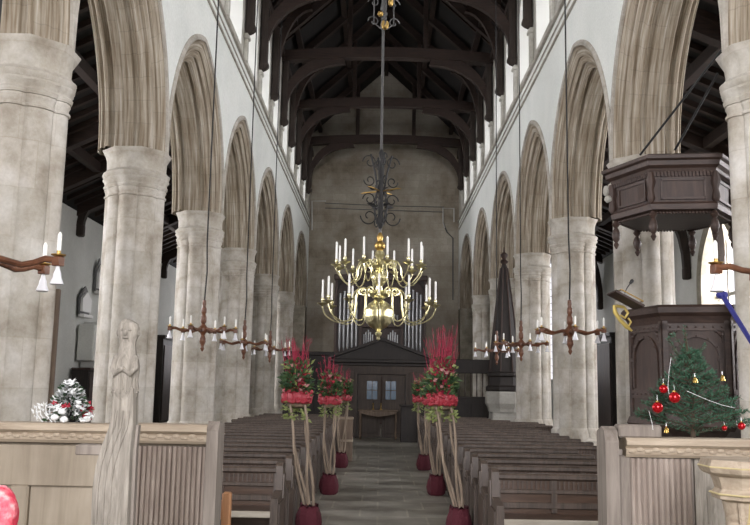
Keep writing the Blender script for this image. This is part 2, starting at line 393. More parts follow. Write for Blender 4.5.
def pier_section():
    pts = []
    for q in range(4):
        a0 = q*PI/2
        loc = []
        for k in range(-3, 4):
            t = k/3*1.2; loc.append((.30+.15*math.cos(t), .15*math.sin(t)))
        loc += [(.36, .165), (.355, .19), (.315, .26), (.29, .29), (.26, .315), (.19, .355), (.165, .36)]
        for x, y in loc: pts.append(((x*math.cos(a0)-y*math.sin(a0))*1.05, x*math.sin(a0)+y*math.cos(a0)))
    return pts
SEC = pier_section()
def ring(z, s, octmix=0):
    out = []
    for x, y in SEC:
        r = math.hypot(x, y); t = math.atan2(y, x)
        w = (t+PI/8) % (PI/4)-PI/8
        ro = .44/math.cos(w)
        rr = (r*(1-octmix)+ro*octmix)*s
        out.append(Vector((rr*math.cos(t), rr*math.sin(t), z)))
    return out
def make_pier(dark):
    root = thing('stone_pier', '', 'pillar', group='piers of the nave arcades')
    m = 'pier'
    b = MB().loft([ring(0, 1.45, 1), ring(.35, 1.45, 1), ring(.42, 1.28, .8), ring(.62, 1.25, .6), ring(.68, 1.12, .3), ring(.8, 1.1, .1), ring(.86, 1.0)])
    b.build('base', m, root, True)
    MB().loft([ring(.86, 1.0), ring(2.2, 1.0), ring(3.5, 1.0), ring(4.52, 1.0)]).build('shaft', m, root, True)
    prof = [(4.52, 1.0, 0), (4.525, 1.045, 0), (4.55, 1.05, 0), (4.56, 1.0, 0), (4.60, 1.01, .05), (4.635, 1.05, .1), (4.66, 1.03, .1), (4.665, 1.07, .15), (4.71, 1.10, .2), (4.73, 1.06, .25), (4.77, 1.08, .3), (4.80, 1.14, .35), (4.825, 1.14, .35), (4.83, 1.10, .4), (4.86, 1.15, .45), (4.90, 1.17, .45), (4.915, 1.11, .45), (4.95, 1.06, .45)]
    MB().loft([ring(z, s, o) for z, s, o in prof]).build('capital', m, root, True)
    t = MB().loft([ring(4.95, 1.02, .3), ring(5.12, 1.04, .5), ring(5.2, 1.10, .8), ring(5.27, 1.15, 1)])
    t.build('springer', m, root, True)
    return root
P0 = make_pier(False); index_kids(P0)
first = True
for side, xc, nm in ((-1, -3.965, 'left'), (1, 4.135, 'right')):
    for k in range(1, 7):
        y = PYS[side][k]
        o = P0 if first else copy_tree(P0); first = False
        o.location = (xc, y, 0)
        o.rotation_euler = (0, 0, 0)
        o['label'] = ('pale stone pier with moulded capital, %s one back in the %s arcade' % ({0: 'nearest', 5: 'farthest'}.get(k-1, ORD[k-1]), nm)).replace('nearest one back', 'nearest one').replace('farthest one back', 'farthest one')
# ------------------------------------------------------------------ clerestory
POSTS = [17.6, 20.2, 22.7, 25.2, 27.8, 30.4, 32.9, 35.5, 38.0]
POSTS = [15.0-2.55*k for k in range(9, 0, -1)]+[15.0]+POSTS
ZP = 12.55
def clerestory(side):
    X0 = XL if side < 0 else XR
    wall = MB(); chain = []; ring_in = []
    lo = POSTS[0]-1.3; edges = [(POSTS[i]+POSTS[i+1])/2 for i in range(len(POSTS)-1)]
    z0 = STR+.2
    sill = z0+.12; spr = 11.3; top = 12.4
    wins = [(edges[i], .86) for i in range(len(edges))]
    chain = [(-9, sill)]
    for yc, a in wins:
        c = arch_curve(yc, a, top-spr, spr, 0, 8)
        chain += [(yc-a, sill)]+c+[(yc+a, sill)]
    chain.append((YW, sill))
    face_strip(wall, X0, chain, ZP+.1)
    wall.add([(X0, -9, z0), (X0, YW, z0), (X0, YW, sill), (X0, -9, sill)], [(0, 1, 2, 3)])
    chain2 = [(-9, sill+.1)]
    for yc, a in wins:
        c = arch_curve(yc, .62, .8, spr, 0, 8); chain2 += [(yc-.62, sill+.1)]+c+[(yc+.62, sill+.1)]
    chain2.append((YW, sill+.1))
    Xo = X0+side*TH; face_strip(wall, Xo, chain2, ZP+.1)
    wall.add([(Xo, -9, z0), (Xo, YW, z0), (Xo, YW, sill+.1), (Xo, -9, sill+.1)], [(0, 1, 2, 3)])
    o = struct('wall_clerestory_left' if side < 0 else 'wall_clerestory_right', wall, 'clere')
    for i, (yc, a) in enumerate(wins):
        if yc < 2: continue
        ci = [(yc-a, sill)]+arch_curve(yc, a, top-spr, spr, 0, 8)+[(yc+a, sill)]
        co = [(yc-.62, sill+.1)]+arch_curve(yc, .62, .8, spr, 0, 8)+[(yc+.62, sill+.1)]
        rv = MB(); n = len(ci)
        rv.add([(X0, y, z) for y, z in ci]+[(Xo, y, z) for y, z in co], [(j, (j+1) % n, (j+1) % n+n, j+n) for j in range(n)])
        w = rv.build('window_%d' % (i+1+(40 if side > 0 else 0)), 'reveal'); w['kind'] = 'structure'
        fr = MB(); xm = Xo-side*.12
        fr.box(min(xm, xm+side*.1), max(xm, xm+side*.1), yc-.05, yc+.05, sill+.1, 12.2)
        fr.box(min(xm, xm+side*.1), max(xm, xm+side*.1), yc-.72, yc+.72, sill+.06, sill+.14)
        for s in (-1, 1):
            pts = [(xm+side*.05, yc+s*.62, sill+.1), (xm+side*.05, yc+s*.62, 11.2), (xm+side*.05, yc+s*.5, 11.6), (xm+side*.05, yc+s*.28, 11.95), (xm+side*.05, yc, 12.25)]
            fr.tube(pts, .05, 6)
        fr.build('mullion', 'clere', w)
        gl = MB().box(min(xm, xm+side*.012)+side*.03, max(xm, xm+side*.012)+side*.03, yc-.62, yc+.62, sill+.1, 12.2); gl.build('glass', 'glass', w)
    return o
clerestory(-1); clerestory(1)
for side, X0 in ((-1, XL), (1, XR)):
    for y in POSTS:
        if y < 12: continue
        m = MB(); zt = 10.3 if side < 0 else 10.56
        m.box(min(X0, X0-side*.10), max(X0, X0-side*.10), y-.09, y+.09, STR+.07, zt, .02); m.box(min(X0, X0-side*.14), max(X0, X0-side*.14), y-.13, y+.13, zt-.16, zt-.06, .02)
        o = m.build('trim_shaft', 'clere'); o['kind'] = 'structure'
# ------------------------------------------------------------------ roof
RIDGE = 16.9; XM = (XL+XR)/2
ceil = MB()
hw = (XR-XL)/2+TH
def roofz(x, off=0): return ZP+.25+(RIDGE-ZP)*(1-abs(x-XM)/hw)+off
for s in (-1, 1):
    xe = XM+s*hw
    a = (xe, ZP+.25); b = (XM, RIDGE+.25)
    ceil.prism([a, b, (b[0], b[1]+.12), (a[0], a[1]+.12)], 'y', -9.3, YW+.3)
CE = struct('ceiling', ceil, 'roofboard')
pl = MB()
for X0, s in ((XL, -1), (XR, 1)): pl.box(min(X0-s*.12, X0+s*TH), max(X0-s*.12, X0+s*TH), -9, YW, ZP+.1, ZP+.32)
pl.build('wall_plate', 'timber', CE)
ncom = 0
for i in range(0, 80):
    y = 10.2+i*.42
    if y > YW-.2: break
    for s in (-1, 1):
        rb = MB(); xe = XM+s*(hw-.1)
        a = (xe, roofz(xe, -.02)); b = (XM, RIDGE+.22)
        rb.prism([a, b, (b[0], b[1]-.13), (a[0], a[1]-.13)], 'y', y-.05, y+.05); ncom += 1
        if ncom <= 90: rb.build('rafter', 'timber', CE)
pu = MB()
for s in (-1, 1):
    for t in (.35, .68):
        x = XM+s*hw*t; z = roofz(x, -.13)
        m_ = MB().box(x-.09, x+.09, 2, YW-.05, z-.2, z); m_.build('purlin', 'timber', CE)
MB().box(XM-.09, XM+.09, 2, YW-.05, RIDGE-.1, RIDGE+.2).build('ridge_beam', 'timber', CE)
def truss(y, tie):
    w = .10
    for s, X0 in ((-1, XL), (1, XR)):
        zb = 10.35 if s < 0 else 10.62
        p = MB(); xi = X0-s*.24
        p.box(min(X0-s*.02, xi), max(X0-s*.02, xi), y-w, y+w, zb+.12, ZP+.1, .03)
        p.loft([[Vector((X0-s*a, y+b, z)) for a, b in ((.02, -ww), (dd, -ww), (dd, ww), (.02, ww))] for z, ww, dd in ((zb-.08, .05, .10), (zb-.02, .09, .2), (zb+.06, .12, .27), (zb+.14, .12, .27), (zb+.14, .10, .24))])
        p.build('wall_post', 'timber_z', CE)
        # curved brace from post to beam or rafter
        br = MB(); n = 10; outer = []; inner = []
        span = 1.95 if (tie or y > 37) else 1.0
        for k in range(n+1):
            t = k/n*PI/2
            bx = X0-s*(.22+span*(1-math.cos(t))); bz = 10.95+(1.55 if tie else 2.3)*math.sin(t)
            inner.append((bx, bz))
            outer.append((bx-0, bz+.28+.1*math.sin(t)))
        poly = inner+list(reversed([(x+s*.10, z) for x, z in outer]))
        br.prism(poly, 'y', y-.09, y+.09); br.build('arch_brace', 'timber', CE)
        pr_ = MB(); xe = X0-s*.1
        a = (xe, roofz(xe, -.12)); b = (XM, RIDGE+.12)
        pr_.prism([a, b, (b[0], b[1]-.34), (a[0], a[1]-.34)], 'y', y-.12, y+.12); pr_.build('principal_rafter', 'timber', CE)
        if tie:
            qx = XM+s*1.3; MB().box(qx-.08, qx+.08, y-.08, y+.08, ZP+.3, roofz(qx, -.4), .02).build('queen_post', 'timber', CE)
    if tie:
        tb = MB(); n = 12; X = [XL-.15+(XR-XL+.3)*k/n for k in range(n+1)]
        cam_ = [(.18*(1-((x-XM)/3.7)**2)) for x in X]
        tb.prism([(x, ZP+c) for x, c in zip(X, cam_)]+[(x, ZP+.36+c) for x, c in reversed(list(zip(X, cam_)))], 'y', y-.17, y+.17)
        tb.build('tie_beam', 'timber', CE)
for i, y in enumerate(POSTS):
    if y > 12: truss(y, i % 2 == POSTS.index(27.8) % 2)

# ------------------------------------------------------------------ end walls
ew = MB()
ew.box(OUTL-.3, XL-TH, YW, YW+.6, 0, 1.9); ew.box(XR+TH, OUTR+.3, YW, YW+.6, 0, 1.9)
ew.prism([(XL-TH, 0), (XR+TH, 0), (XR+TH, ZP+.2), (XM, RIDGE+.3), (XL-TH, ZP+.2)], 'y', YW, YW+.6)
W = struct('wall_west', ew, 'endwall')
# aisle west walls with tall windows
def gable_window_wall(name, x0, x1, wx0, wx1, zs, zt, y0, y1, H, sill, mat='aisle_plaster'):
    mb = MB(); mb.box(x0, wx0, y0, y1, sill if name == 'skip' else 0, H); mb.box(wx1, x1, y0, y1, 0, H); mb.box(wx0, wx1, y0, y1, 0, sill)
    xc = (wx0+wx1)/2; a = (wx1-wx0)/2; c = arch_curve(xc, a, zt-zs, zs, 0, 10)
    for i in range(len(c)-1):
        (xa, za), (xb, zb) = c[i], c[i+1]
        mb.prism([(xa, za), (xb, zb), (xb, H), (xa, H)], 'y', y0, y1)
    return struct(name, mb, mat)
gable_window_wall('wall_aisle_west_left', OUTL-.3, XL-TH, -8.5, -6.3, 6.2, 8.1, YW-.02, YW+.6, 10.2, 1.9)
gable_window_wall('wall_aisle_west_right', XR+TH, OUTR+.3, 6.6, 8.7, 6.4, 8.3, YW-.02, YW+.6, 10.2, 2.1)
def mullions(name, x0, x1, z0, zs, zt, y, n=3):
    w = MB(); xc = (x0+x1)/2
    for k in range(1, n): x = x0+(x1-x0)*k/n; w.box(x-.045, x+.045, y-.06, y+.06, z0, zs+.6)
    w.box(x0, x1, y-.05, y+.05, (z0+zs)/2-.04, (z0+zs)/2+.04)
    c = arch_curve(xc, (x1-x0)/2, zt-zs, zs, .04, 10); w.tube([(a, y, b) for a, b in c], .06, 6)
    o = struct(name, w, 'clere')
    MB().box(x0, x1, y-.01, y+.01, z0, zt).build('glass', 'glass', o)
    bars = MB()
    k = z0+.3
    while k < zt-.2: bars.box(x0, x1, y-.02, y-.01, k-.012, k+.012); k += .33
    bars.build('glazing_bar', 'iron', o)
mullions('window_81', -8.5, -6.3, 1.9, 6.2, 8.1, YW+.3); mullions('window_82', 6.6, 8.7, 2.1, 6.4, 8.3, YW+.3)
# aisle outer walls; unseen windows added for daylight, only the farthest right one real
def outer_wall(side, wins, H, name):
    X0 = OUTL if side < 0 else OUTR; mb = MB(); chain = [(-.3, 2.6)]
    for yc, a in wins: chain += [(yc-a, 2.6)]+arch_curve(yc, a, 1.9, 4.6, 0, 12)+[(yc+a, 2.6)]
    chain.append((YW, 2.6))
    for x in (X0, X0+side*.7): face_strip(mb, x, chain, H)
    mb.add([(X0, -.3, 0), (X0, YW, 0), (X0, YW, 2.6), (X0, -.3, 2.6)], [(0, 1, 2, 3)])
    o = struct(name, mb, 'aisle_plaster')
    for i, (yc, a) in enumerate(wins):
        c = [(yc-a, 2.6)]+arch_curve(yc, a, 1.9, 4.6, 0, 12)+[(yc+a, 2.6)]; n = len(c)
        rv = MB().add([(X0, y, z) for y, z in c]+[(X0+side*.7, y, z) for y, z in c], [(j, (j+1) % n, (j+1) % n+n, j+n) for j in range(n)])
        w = rv.build('window_%d' % (90+i+(10 if side > 0 else 0)), 'pier_dark'); w['kind'] = 'structure'
        fm = MB(); xm = X0+side*.45
        for k in (-1, 1): fm.box(xm-.06, xm+.06, yc+k*a/3-.05, yc+k*a/3+.05, 2.6, 5.9)
        fm.box(xm-.05, xm+.05, yc-a, yc+a, 4.3, 4.4)
        fm.build('mullion', 'clere', w)
        MB().box(xm-.01, xm+.01, yc-a, yc+a, 2.6, 6.5).build('glass', 'glass', w)
        # moulded stone surround on the wall face
        hb = MB(); cc = arch_curve(yc, a, 1.9, 4.6, 0, 12); cc = [(yc-a, 2.6)]+cc+[(yc+a, 2.6)]
        oo = arch_curve(yc, a, 1.9, 4.6, -.3, 12); oo = [(yc-a-.3, 2.6)]+oo+[(yc+a+.3, 2.6)]
        hb.loft([[Vector((X0, p[0], p[1])), Vector((X0-side*.05, p[0], p[1])), Vector((X0-side*.07, q[0], q[1])), Vector((X0, q[0], q[1]))] for p, q in zip(cc, oo)])
        hb.build('window_surround', 'pier_dark', w)
    return o
outer_wall(-1, [(6.0, 1.2), (12.0, 1.2), (18.0, 1.2), (32.3, 1.2)], 6.75, 'wall_aisle_left')
outer_wall(1, [(6.0, 1.2), (12.0, 1.2), (17.8, 1.2), (23.25, 1.25)], 7.1, 'wall_aisle_right')
# aisle roofs, lean-to
def aisle_roof(side, H, name):
    X0 = OUTL if side < 0 else OUTR; X1 = (XL-TH) if side < 0 else (XR+TH)
    mb = MB(); a = (X0+side*.8, H-.1); b = (X1, 9.25)
    mb.prism([a, b, (b[0], b[1]+.15), (a[0], a[1]+.15)], 'y', -.3, YW+.3)
    o = struct(name, mb, 'roofboard')
    def z(x): return a[1]+(b[1]-a[1])*(x-a[0])/(b[0]-a[0])
    y = 9.0
    while y < YW:
        r = MB().prism([(X0, z(X0)), (X1, z(X1)), (X1, z(X1)-.14), (X0, z(X0)-.14)], 'y', y-.06, y+.06); r.build('rafter', 'timber', o); y += .62
    for t in (.3, .62): x = X0+(X1-X0)*t; MB().box(x-.1, x+.1, 3, YW, z(x)-.36, z(x)-.1).build('purlin', 'timber', o)
    for yy in (10.2, 15.4, 20.4, 22.9, 25.45, 28.0, 30.6, 35.6):
        if side < 0 and yy < 20: continue
        bm_ = MB().prism([(X0, z(X0)-.1), (X1, z(X1)-.1), (X1, z(X1)-.42), (X0, z(X0)-.42)], 'y', yy-.13, yy+.13); bm_.build('principal_rafter', 'timber', o)
        big = side > 0
        inner = []; outer = []
        zb, spn = (5.1, 1.5) if big else (6.1, .8)
        for k in range(9):
            t = k/8*PI/2; inner.append((X0-side*(.2+spn*(1-math.cos(t))), zb+.2+(H-zb-.1+spn*.35)*math.sin(t)))
            outer.append((X0-side*(0.0+spn*.55*(1-math.cos(t))), zb+.2+(H-zb-.1+spn*.35)*math.sin(t)))
        p = MB().prism(inner+list(reversed(outer)), 'y', yy-.1, yy+.1)
        p.box(min(X0, X0-side*.22), max(X0, X0-side*.22), yy-.12, yy+.12, zb-.12, zb+.25, .04)
        p.build('wall_brace', 'timber_z', o)
aisle_roof(-1, 6.75, 'ceiling_aisle_left'); aisle_roof(1, 7.1, 'ceiling_aisle_right')
aw = MB(); aw.box(OUTL-.7, XL-TH, -.6, -.3, 0, 10); struct('wall_aisle_east_left', aw, 'aisle_plaster')
aw = MB(); aw.box(XR+TH, OUTR+.7, -.6, -.3, 0, 10); struct('wall_aisle_east_right', aw, 'aisle_plaster')
# chancel end wall with the great east window behind the camera
gable_window_wall('wall_east', XL-TH, XR+TH, -2.6, 2.8, 7.2, 10.2, -9.6, -9.0, 16.9, 2.6)
mullions('window_83', -2.6, 2.8, 2.6, 7.2, 10.2, -9.3, 5)

# conduit pipes and details on the west wall
t = thing('conduit_pipe', 'white painted conduit looping across the far stone wall', 'pipe', (0, YW-.04, 0))
def wp(px, py, dy=0): p = at(px, py, Y=YW-.06); return (p.x, 0, p.z)
MB().tube([wp(312, 230), wp(312, 201), wp(326, 201)], .03, 6).build('pipe_left', 'white_pipe', t)
MB().tube([wp(325, 203), wp(380, 205.5), wp(444, 207)], .018, 6).build('cable', 'greyiron', t)
MB().tube([wp(325, 208), wp(380, 210), wp(444, 212)], .018, 6).build('cable', 'greyiron', t)
MB().tube([wp(445, 228), wp(443, 222), wp(443, 208), wp(454, 208.5), wp(454, 222)], .03, 6).build('pipe_right', 'white_pipe', t)
MB().tube([wp(443, 222), wp(447, 232), wp(453, 238), wp(453, 300)], .03, 6).build('pipe_drop', 'greyiron', t)

# ------------------------------------------------------------------ pews
def make_pew(x0, x1, side):
    """origin at the aisle-side end, back plane y=0, seat towards the camera; spans x0..x1"""
    root = thing('oak_pew', '', 'pew', group='pews in rows beside the aisle')
    H = .83
    s = MB(); s.box(x0, x1, -.42, -.02, .42, .455, .008); s.build('seat', 'pew', root)
    e = MB(); e.box(x0+.02, x1-.02, -.455, -.42, .40, .46, .008); e.build('seat_edge', 'seatedge', root)
    b = MB(); b.box(x0, x1, 0, .035, .12, H-.05)
    b.build('backrest', 'pew', root)
    r = MB(); r.box(x0, x1, -.035, .07, H-.06, H, .015); r.box(x0, x1, -.022, 0, H-.19, H-.15, .006); r.box(x0, x1, -.022, 0, .50, .56, .006)
    n = max(2, round((x1-x0)/.6))
    for k in range(n+1):
        x = x0+.04+(x1-x0-.08)*k/n; r.box(x-.03, x+.03, -.02, 0, .46, H-.06, .004)
    # reeded upper panels
    k = x0+.1
    while k < x1-.1: r.box(k-.008, k+.008, -.012, 0, H-.15, H-.07); k += .045
    r.build('panel_frame', 'pewend', root)
    for i, x in enumerate((x0, x1) if side > 0 else (x1, x0)):
        e = MB(); t = .07; xa = x-t/2
        if i == 1: e.prism([(-.44, 0), (.06, 0), (.06, H-.08), (-.08, H-.08), (-.11, .60), (-.44, .56)], 'x', xa, xa+t); e.build('bench_end', 'pewend', root); continue
        e.prism([(-.46, 0), (.12, 0), (.12, H+.02), (.10, H+.05), (-.08, H+.05), (-.11, H+.02), (-.13, .62), (-.46, .58)], 'x', xa, xa+t)
        e.prism([(-.40, .06), (.06, .06), (.06, H-.06), (-.06, H-.06), (-.10, .54), (-.40, .52)], 'x', xa-.012, xa+t+.012)
        e.build('bench_end', 'pewend', root)
    return root
def pew_rows(side, y0, n):
    protos = {}
    for i in range(n):
        y = y0+i*.86
        far = y > 18.9
        if any(abs(y-p) < 1.15 for p in PY) and far: far = False
        key = far
        if side > 0: xa, xb = 1.125, (3.95 if far else (2.75 if 8.9 < y < 12 else 3.38))
        else: xa, xb = (-3.4 if far else -3.25), -.975
        if side > 0 and y > 23: xb = 3.0
        key = (xa, xb)
        if key not in protos:
            o = make_pew(xa, xb, side); index_kids(o); protos[key] = o
        else: o = copy_tree(protos[key])
        o.location = (0, y, 0)
        o['label'] = 'dark oak pew, %s from the front, %s of the aisle' % (ORD[i], 'right' if side > 0 else 'left')
pew_rows(1, 8.5, 19); pew_rows(-1, 8.7, 19)

# ------------------------------------------------------------------ gabled lobby, organ, screens at the far end
lob = thing('porch_lobby', 'dark panelled wooden lobby with pediment roof at the far end of the aisle', 'lobby', (.06, 27.6, 0))
b = MB(); b.box(-1.5, -.78, 0, 1.6, 0, 2.35); b.box(.78, 1.5, 0, 1.6, 0, 2.35); b.box(-.78, .78, 0, 1.6, 2.02, 2.35)
for s in (-1, 1):
    for z0, z1 in ((.15, .95), (1.1, 2.1)):
        x0, x1 = sorted((s*.88, s*1.38)); b.box(x0, x1, -.02, 0, z0, z1, .01); b.box(x0+.07, x1-.07, -.035, -.02, z0+.07, z1-.07, .01)
b.build('panelled_wall', 'lobby', lob)
r = MB(); r.prism([(-1.62, 2.5), (1.62, 2.5), (0, 3.1)], 'y', -.02, 1.6); r.build('pediment', 'blackoak', lob)
r = MB()
for s in (-1, 1): r.prism([(s*1.75, 2.48), (0, 3.1), (0, 3.2), (s*1.75, 2.57)], 'y', -.14, 1.7)
r.build('roof_moulding', 'blackoak', lob)
r = MB(); r.box(-1.7, 1.7, -.12, 1.65, 2.38, 2.5, .02); r.box(-1.55, 1.55, -.05, 1.6, 2.28, 2.38, .02); r.build('cornice', 'blackoak', lob)
for s in (-1, 1):
    d = MB(); x0, x1 = sorted((s*.02, s*.76)); d.box(x0, x1, .06, .11, .02, 2.0)
    d.box(x0+.1, x1-.1, .04, .06, .15, .9, .01)
    dd = d.build('door_leaf', 'lobby', lob)
    x0, x1 = sorted((s*.12, s*.48)); MB().box(x0, x1, .035, .06, 1.22, 1.80).build('door_glass', 'doorglass', dd)
    g = MB(); xm = (x0+x1)/2
    for q in (x0, xm, x1): g.box(q-.012, q+.012, .02, .036, 1.2, 1.82)
    for q in (1.2, 1.51, 1.82): g.box(x0, x1, .02, .036, q-.012, q+.012)
    g.build('glazing_bar', 'lobby', dd)
tb = thing('side_table', 'small dark wooden table standing before the lobby doors', 'table', (-.03, 27.0, 0))
MB().box(-.62, .62, -.2, .2, .86, .91, .01).build('table_top', 'palebox', tb)
for x in (-.55, .55):
    for y in (-.15, .15): MB().lathe([(.025, 0), (.035, .1), (.022, .3), (.035, .6), (.03, .86)], 8, (x, y, 0)).build('leg', 'palebox', tb)
MB().prism([(-.55, .80), (-.3, .74), (0, .70), (.3, .74), (.55, .80), (.55, .86), (-.55, .86)], 'y', -.18, -.16).build('apron', 'palebox', tb)
for x in (-.16, .08):
    k = thing('brass_candlestick', 'small dark candlestick on the table, the %s one' % ('left' if x < 0 else 'right'), 'candlestick', (-.03+x, 27.0, .91), group='candlesticks on the far table')
    MB().lathe([(.05, 0), (.05, .015), (.012, .04), (.018, .1), (.012, .16), (.03, .2), (.01, .21)], 10).build('stem', 'brass_dull', k, True)

org = thing('pipe_organ', 'dark wooden organ case with silver pipes rising behind the lobby', 'organ', (0, 37.6, 0))
b = MB()
b.box(-2.05, 1.98, .25, 1.6, 0, 6.3); b.box(-2.1, 2.02, -.1, 1.6, 0, 2.9)
for x in (-2.05, -.93, .88, 1.9): b.box(x, x+.1, 0, .3, 2.9, 6.4)
b.box(-2.1, 2.05, -.05, 1.6, 6.3, 6.55, .03); b.box(-.93, .95, -.02, .3, 4.2, 4.45, .02); b.box(-2.1, 2.05, -.08, .3, 2.9, 3.1, .02)
b.build('case', 'casewood', org)
h = MB()
for x0, x1 in ((-1.95, -.93), (.98, 1.9)):
    c = arch_curve((x0+x1)/2, (x1-x0)/2, .55, 5.75, 0, 8)
    for i in range(len(c)-1): h.prism([c[i], c[i+1], (c[i+1][0], 6.35), (c[i][0], 6.35)], 'y', 0, .1)
h.build('arched_head', 'blackoak', org)
for grp, (x0, x1, n, z0, z1) in enumerate(((-1.9, -.98, 5, 3.1, 5.9), (1.02, 1.86, 5, 3.1, 5.9), (-.78, -.30, 5, 3.1, 4.1), (.30, .80, 5, 3.1, 4.1), (-.78, .8, 12, 4.45, 5.0))):
    for k in range(n):
        x = x0+(x1-x0)*(k+.5)/n; r = (x1-x0)/n*.34
        zt = z1-abs(k-(n-1)/2)/n*.5
        MB().lathe([(.01, z0), (r, z0+.28), (r, zt), (r*.9, zt)], 10, (x, .1, 0)).build('organ_pipe', 'tin', org, True)
gab = MB(); gab.prism([(-1.2, 6.55), (1.15, 6.55), (0, 7.35)], 'y', .3, .6); gab.build('case_gable', 'casewood', org)

def baluster_screen(name, label, x0, x1, y, topz, beam, balz, grp=None):
    s = thing(name, label, 'screen', ((x0+x1)/2, y, 0)); a, c = -(x1-x0)/2, (x1-x0)/2
    p = MB(); p.box(a, c, -.03, .03, 0, balz)
    k = a+.25
    while k < c-.2: p.box(k-.02, k+.38, -.05, -.03, .2, balz-.2, .01); k += .5
    p.build('lower_panel', 'blackoak', s)
    MB().box(a, c, -.08, .08, topz-beam, topz, .02).build('top_beam', 'blackoak', s)
    MB().box(a, c, -.06, .06, balz-.05, balz+.03, .01).build('rail', 'blackoak', s)
    k = a+.1
    while k < c-.05:
        MB().lathe([(.022, balz), (.03, balz+.1), (.016, balz+.3), (.03, topz-beam-.1), (.022, topz-beam)], 8, (k, 0, 0)).build('baluster', 'pewend', s, True); k += .21
    return s
baluster_screen('baluster_screen', 'dark wooden screen with balusters behind the font on the right', 2.55, 4.9, 30.9, 2.65, .5, 1.3)
sl = thing('panelled_screen', 'dark panelled wooden screen left of the far lobby', 'screen', (-2.6, 31.2, 0))
p = MB(); p.box(-.9, .9, -.04, .04, 0, 2.7)
for k in range(3): p.box(-.82+k*.56, -.82+k*.56+.48, -.07, -.04, .2, 2.4, .015)
p.build('panel', 'blackoak', sl); MB().box(-.95, .95, -.1, .1, 2.7, 2.85, .02).build('cornice', 'blackoak', sl)

# font with tall cover
f = thing('stone_font', 'pale stone font on a square pedestal between right hand piers', 'font', (3.72, 25.6, 0))
b = MB(); b.box(-.5, .5, -.5, .5, 0, .3, .02); b.box(-.42, .42, -.42, .42, .3, .95, .03)
b.build('pedestal', 'stone_pale', f)
MB().lathe([(.50, .95), (.52, 1.05), (.60, 1.2), (.60, 1.5), (.56, 1.55)], 8, (0, 0, 0), PI/8).build('bowl', 'stone_pale', f)
fc = thing('font_cover', 'tall dark spire shaped wooden cover standing on the stone font', 'font cover', (3.72, 25.6, 1.55))
MB().lathe([(.56, 0), (.58, .05), (.58, .13), (.50, .18), (.48, .42), (.54, .46), (.54, .54), (.46, .58)], 8, (0, 0, 0), PI/8).build('lower_stage', 'blackoak', fc)
MB().lathe([(.46, .58), (.40, 1.2), (.27, 2.4), (.10, 3.7), (.06, 3.85)], 8, (0, 0, 0), PI/8).build('spire', 'blackoak', fc)
r = MB()
for k in range(8):
    a = PI/8+k*PI/4
    r.tube([(q*math.cos(a), q*math.sin(a), z) for q, z in ((.47, .58), (.41, 1.2), (.28, 2.4), (.11, 3.7))], .022, 6)
r.build('spire_ribs', 'darkoak', fc)
MB().lathe([(.06, 3.82), (.13, 3.9), (.05, 3.98), (.10, 4.06), (.12, 4.12), (.03, 4.2), (.01, 4.35)], 10).build('finial', 'darkoak', fc, True)

# pale box stand by the third flower stand and dark desk opposite
o = thing('wooden_pedestal', 'tan wooden box pedestal at the left edge of the aisle', 'pedestal', (-.74, 19.2, 0))
MB().box(-.16, .16, -.15, .15, 0, .96, .01).build('body', 'palebox', o); 
for z in (.42, .90): MB().box(-.17, .17, -.16, .16, z, z+.05, .008).build('band', 'oldoak_x', o)
o = thing('dark_desk', 'black oak reading desk at right edge of the aisle near the lobby', 'desk', (1.0, 26.0, 0))
MB().box(-.35, .35, -.2, .2, 0, 1.05, .01).build('body', 'blackoak', o)
MB().box(-.4, .4, -.27, .25, 1.05, 1.1, .01).build('top', 'blackoak', o)
# ------------------------------------------------------------------ foreground screens
def ridged_panel(x0, x1, z0, z1, n, parent, y=-.03):
    p = MB(); poly = []
    w = (x1-x0)/n
    for k in range(n):
        x = x0+k*w
        poly += [(x, y), (x+w*.2, y-.010), (x+w*.5, y-.018), (x+w*.8, y-.010), (x+w*.92, y+.006)]
    poly += [(x1, y), (x1, .02), (x0, .02)]
    p.prism(poly, 'z', z0, z1); return p.build('ridged_panel', 'redoak', parent)
def coping(x0, x1, z, parent, carved=True, name='coping'):
    p = MB(); prof = [(-.055, z-.10), (-.07, z-.085), (-.075, z-.06), (-.06, z-.052), (-.085, z-.035), (-.085, z-.015), (-.07, z), (.09, z), (.09, z-.1)]
    p.prism(prof, 'x', x0, x1); o = p.build(name, 'oldoak_x', parent)
    if carved:
        c = MB(); k = x0+.03; i = 0
        while k < x1-.02:
            c.ball((k, -.07, z-.068+.008*(i % 2)), .016, 8, (1.5, .7, .8)); k += .042; i += 1
        c.build('carved_leaf_trail', 'oldoak_x', o)
    return o
ys = 4.6
sc_l = thing('screen_dado', 'silvered oak screen base with ridged boards left of the aisle', 'screen', (0, ys, 0))
MB().box(-4.7, -.86, .0, .05, 0, 1.34).build('back_boards', 'oldoak_pale', sc_l)
ridged_panel(-1.27, -.90, .25, 1.315, 14, sc_l)
coping(-1.30, -.90, 1.43, sc_l)
coping(-4.7, -1.32, 1.425, sc_l, True)
p = MB(); p.box(-4.7, -1.32, -.03, 0, 1.10, 1.31, .004); p.box(-4.7, -1.32, -.035, 0, .1, .3, .004)
p.build('rail', 'oldoak_pale', sc_l)
for x in (-1.88, -2.5, -3.1): MB().box(x-.05, x+.05, -.035, 0, .3, 1.10, .008).build('muntin', 'oldoak_pale', sc_l)
p = MB(); p.prism([(-.08, 0), (.1, 0), (.1, 1.43), (-.04, 1.45), (-.08, 1.40)], 'x', -.90, -.84); p.build('end_post', 'oldoak', sc_l)
MB().prism([(-1.315, 0), (-1.27, 0), (-1.27, 1.30), (-1.315, 1.30)], 'y', -.06, 0).build('stile', 'oldoak', sc_l)
sc_r = thing('screen_dado', 'silvered oak screen base under the small Christmas tree, right of the aisle', 'screen', (0, ys, 0))
MB().box(1.2, 4.8, .0, .05, 0, 1.34).build('back_boards', 'oldoak', sc_r)
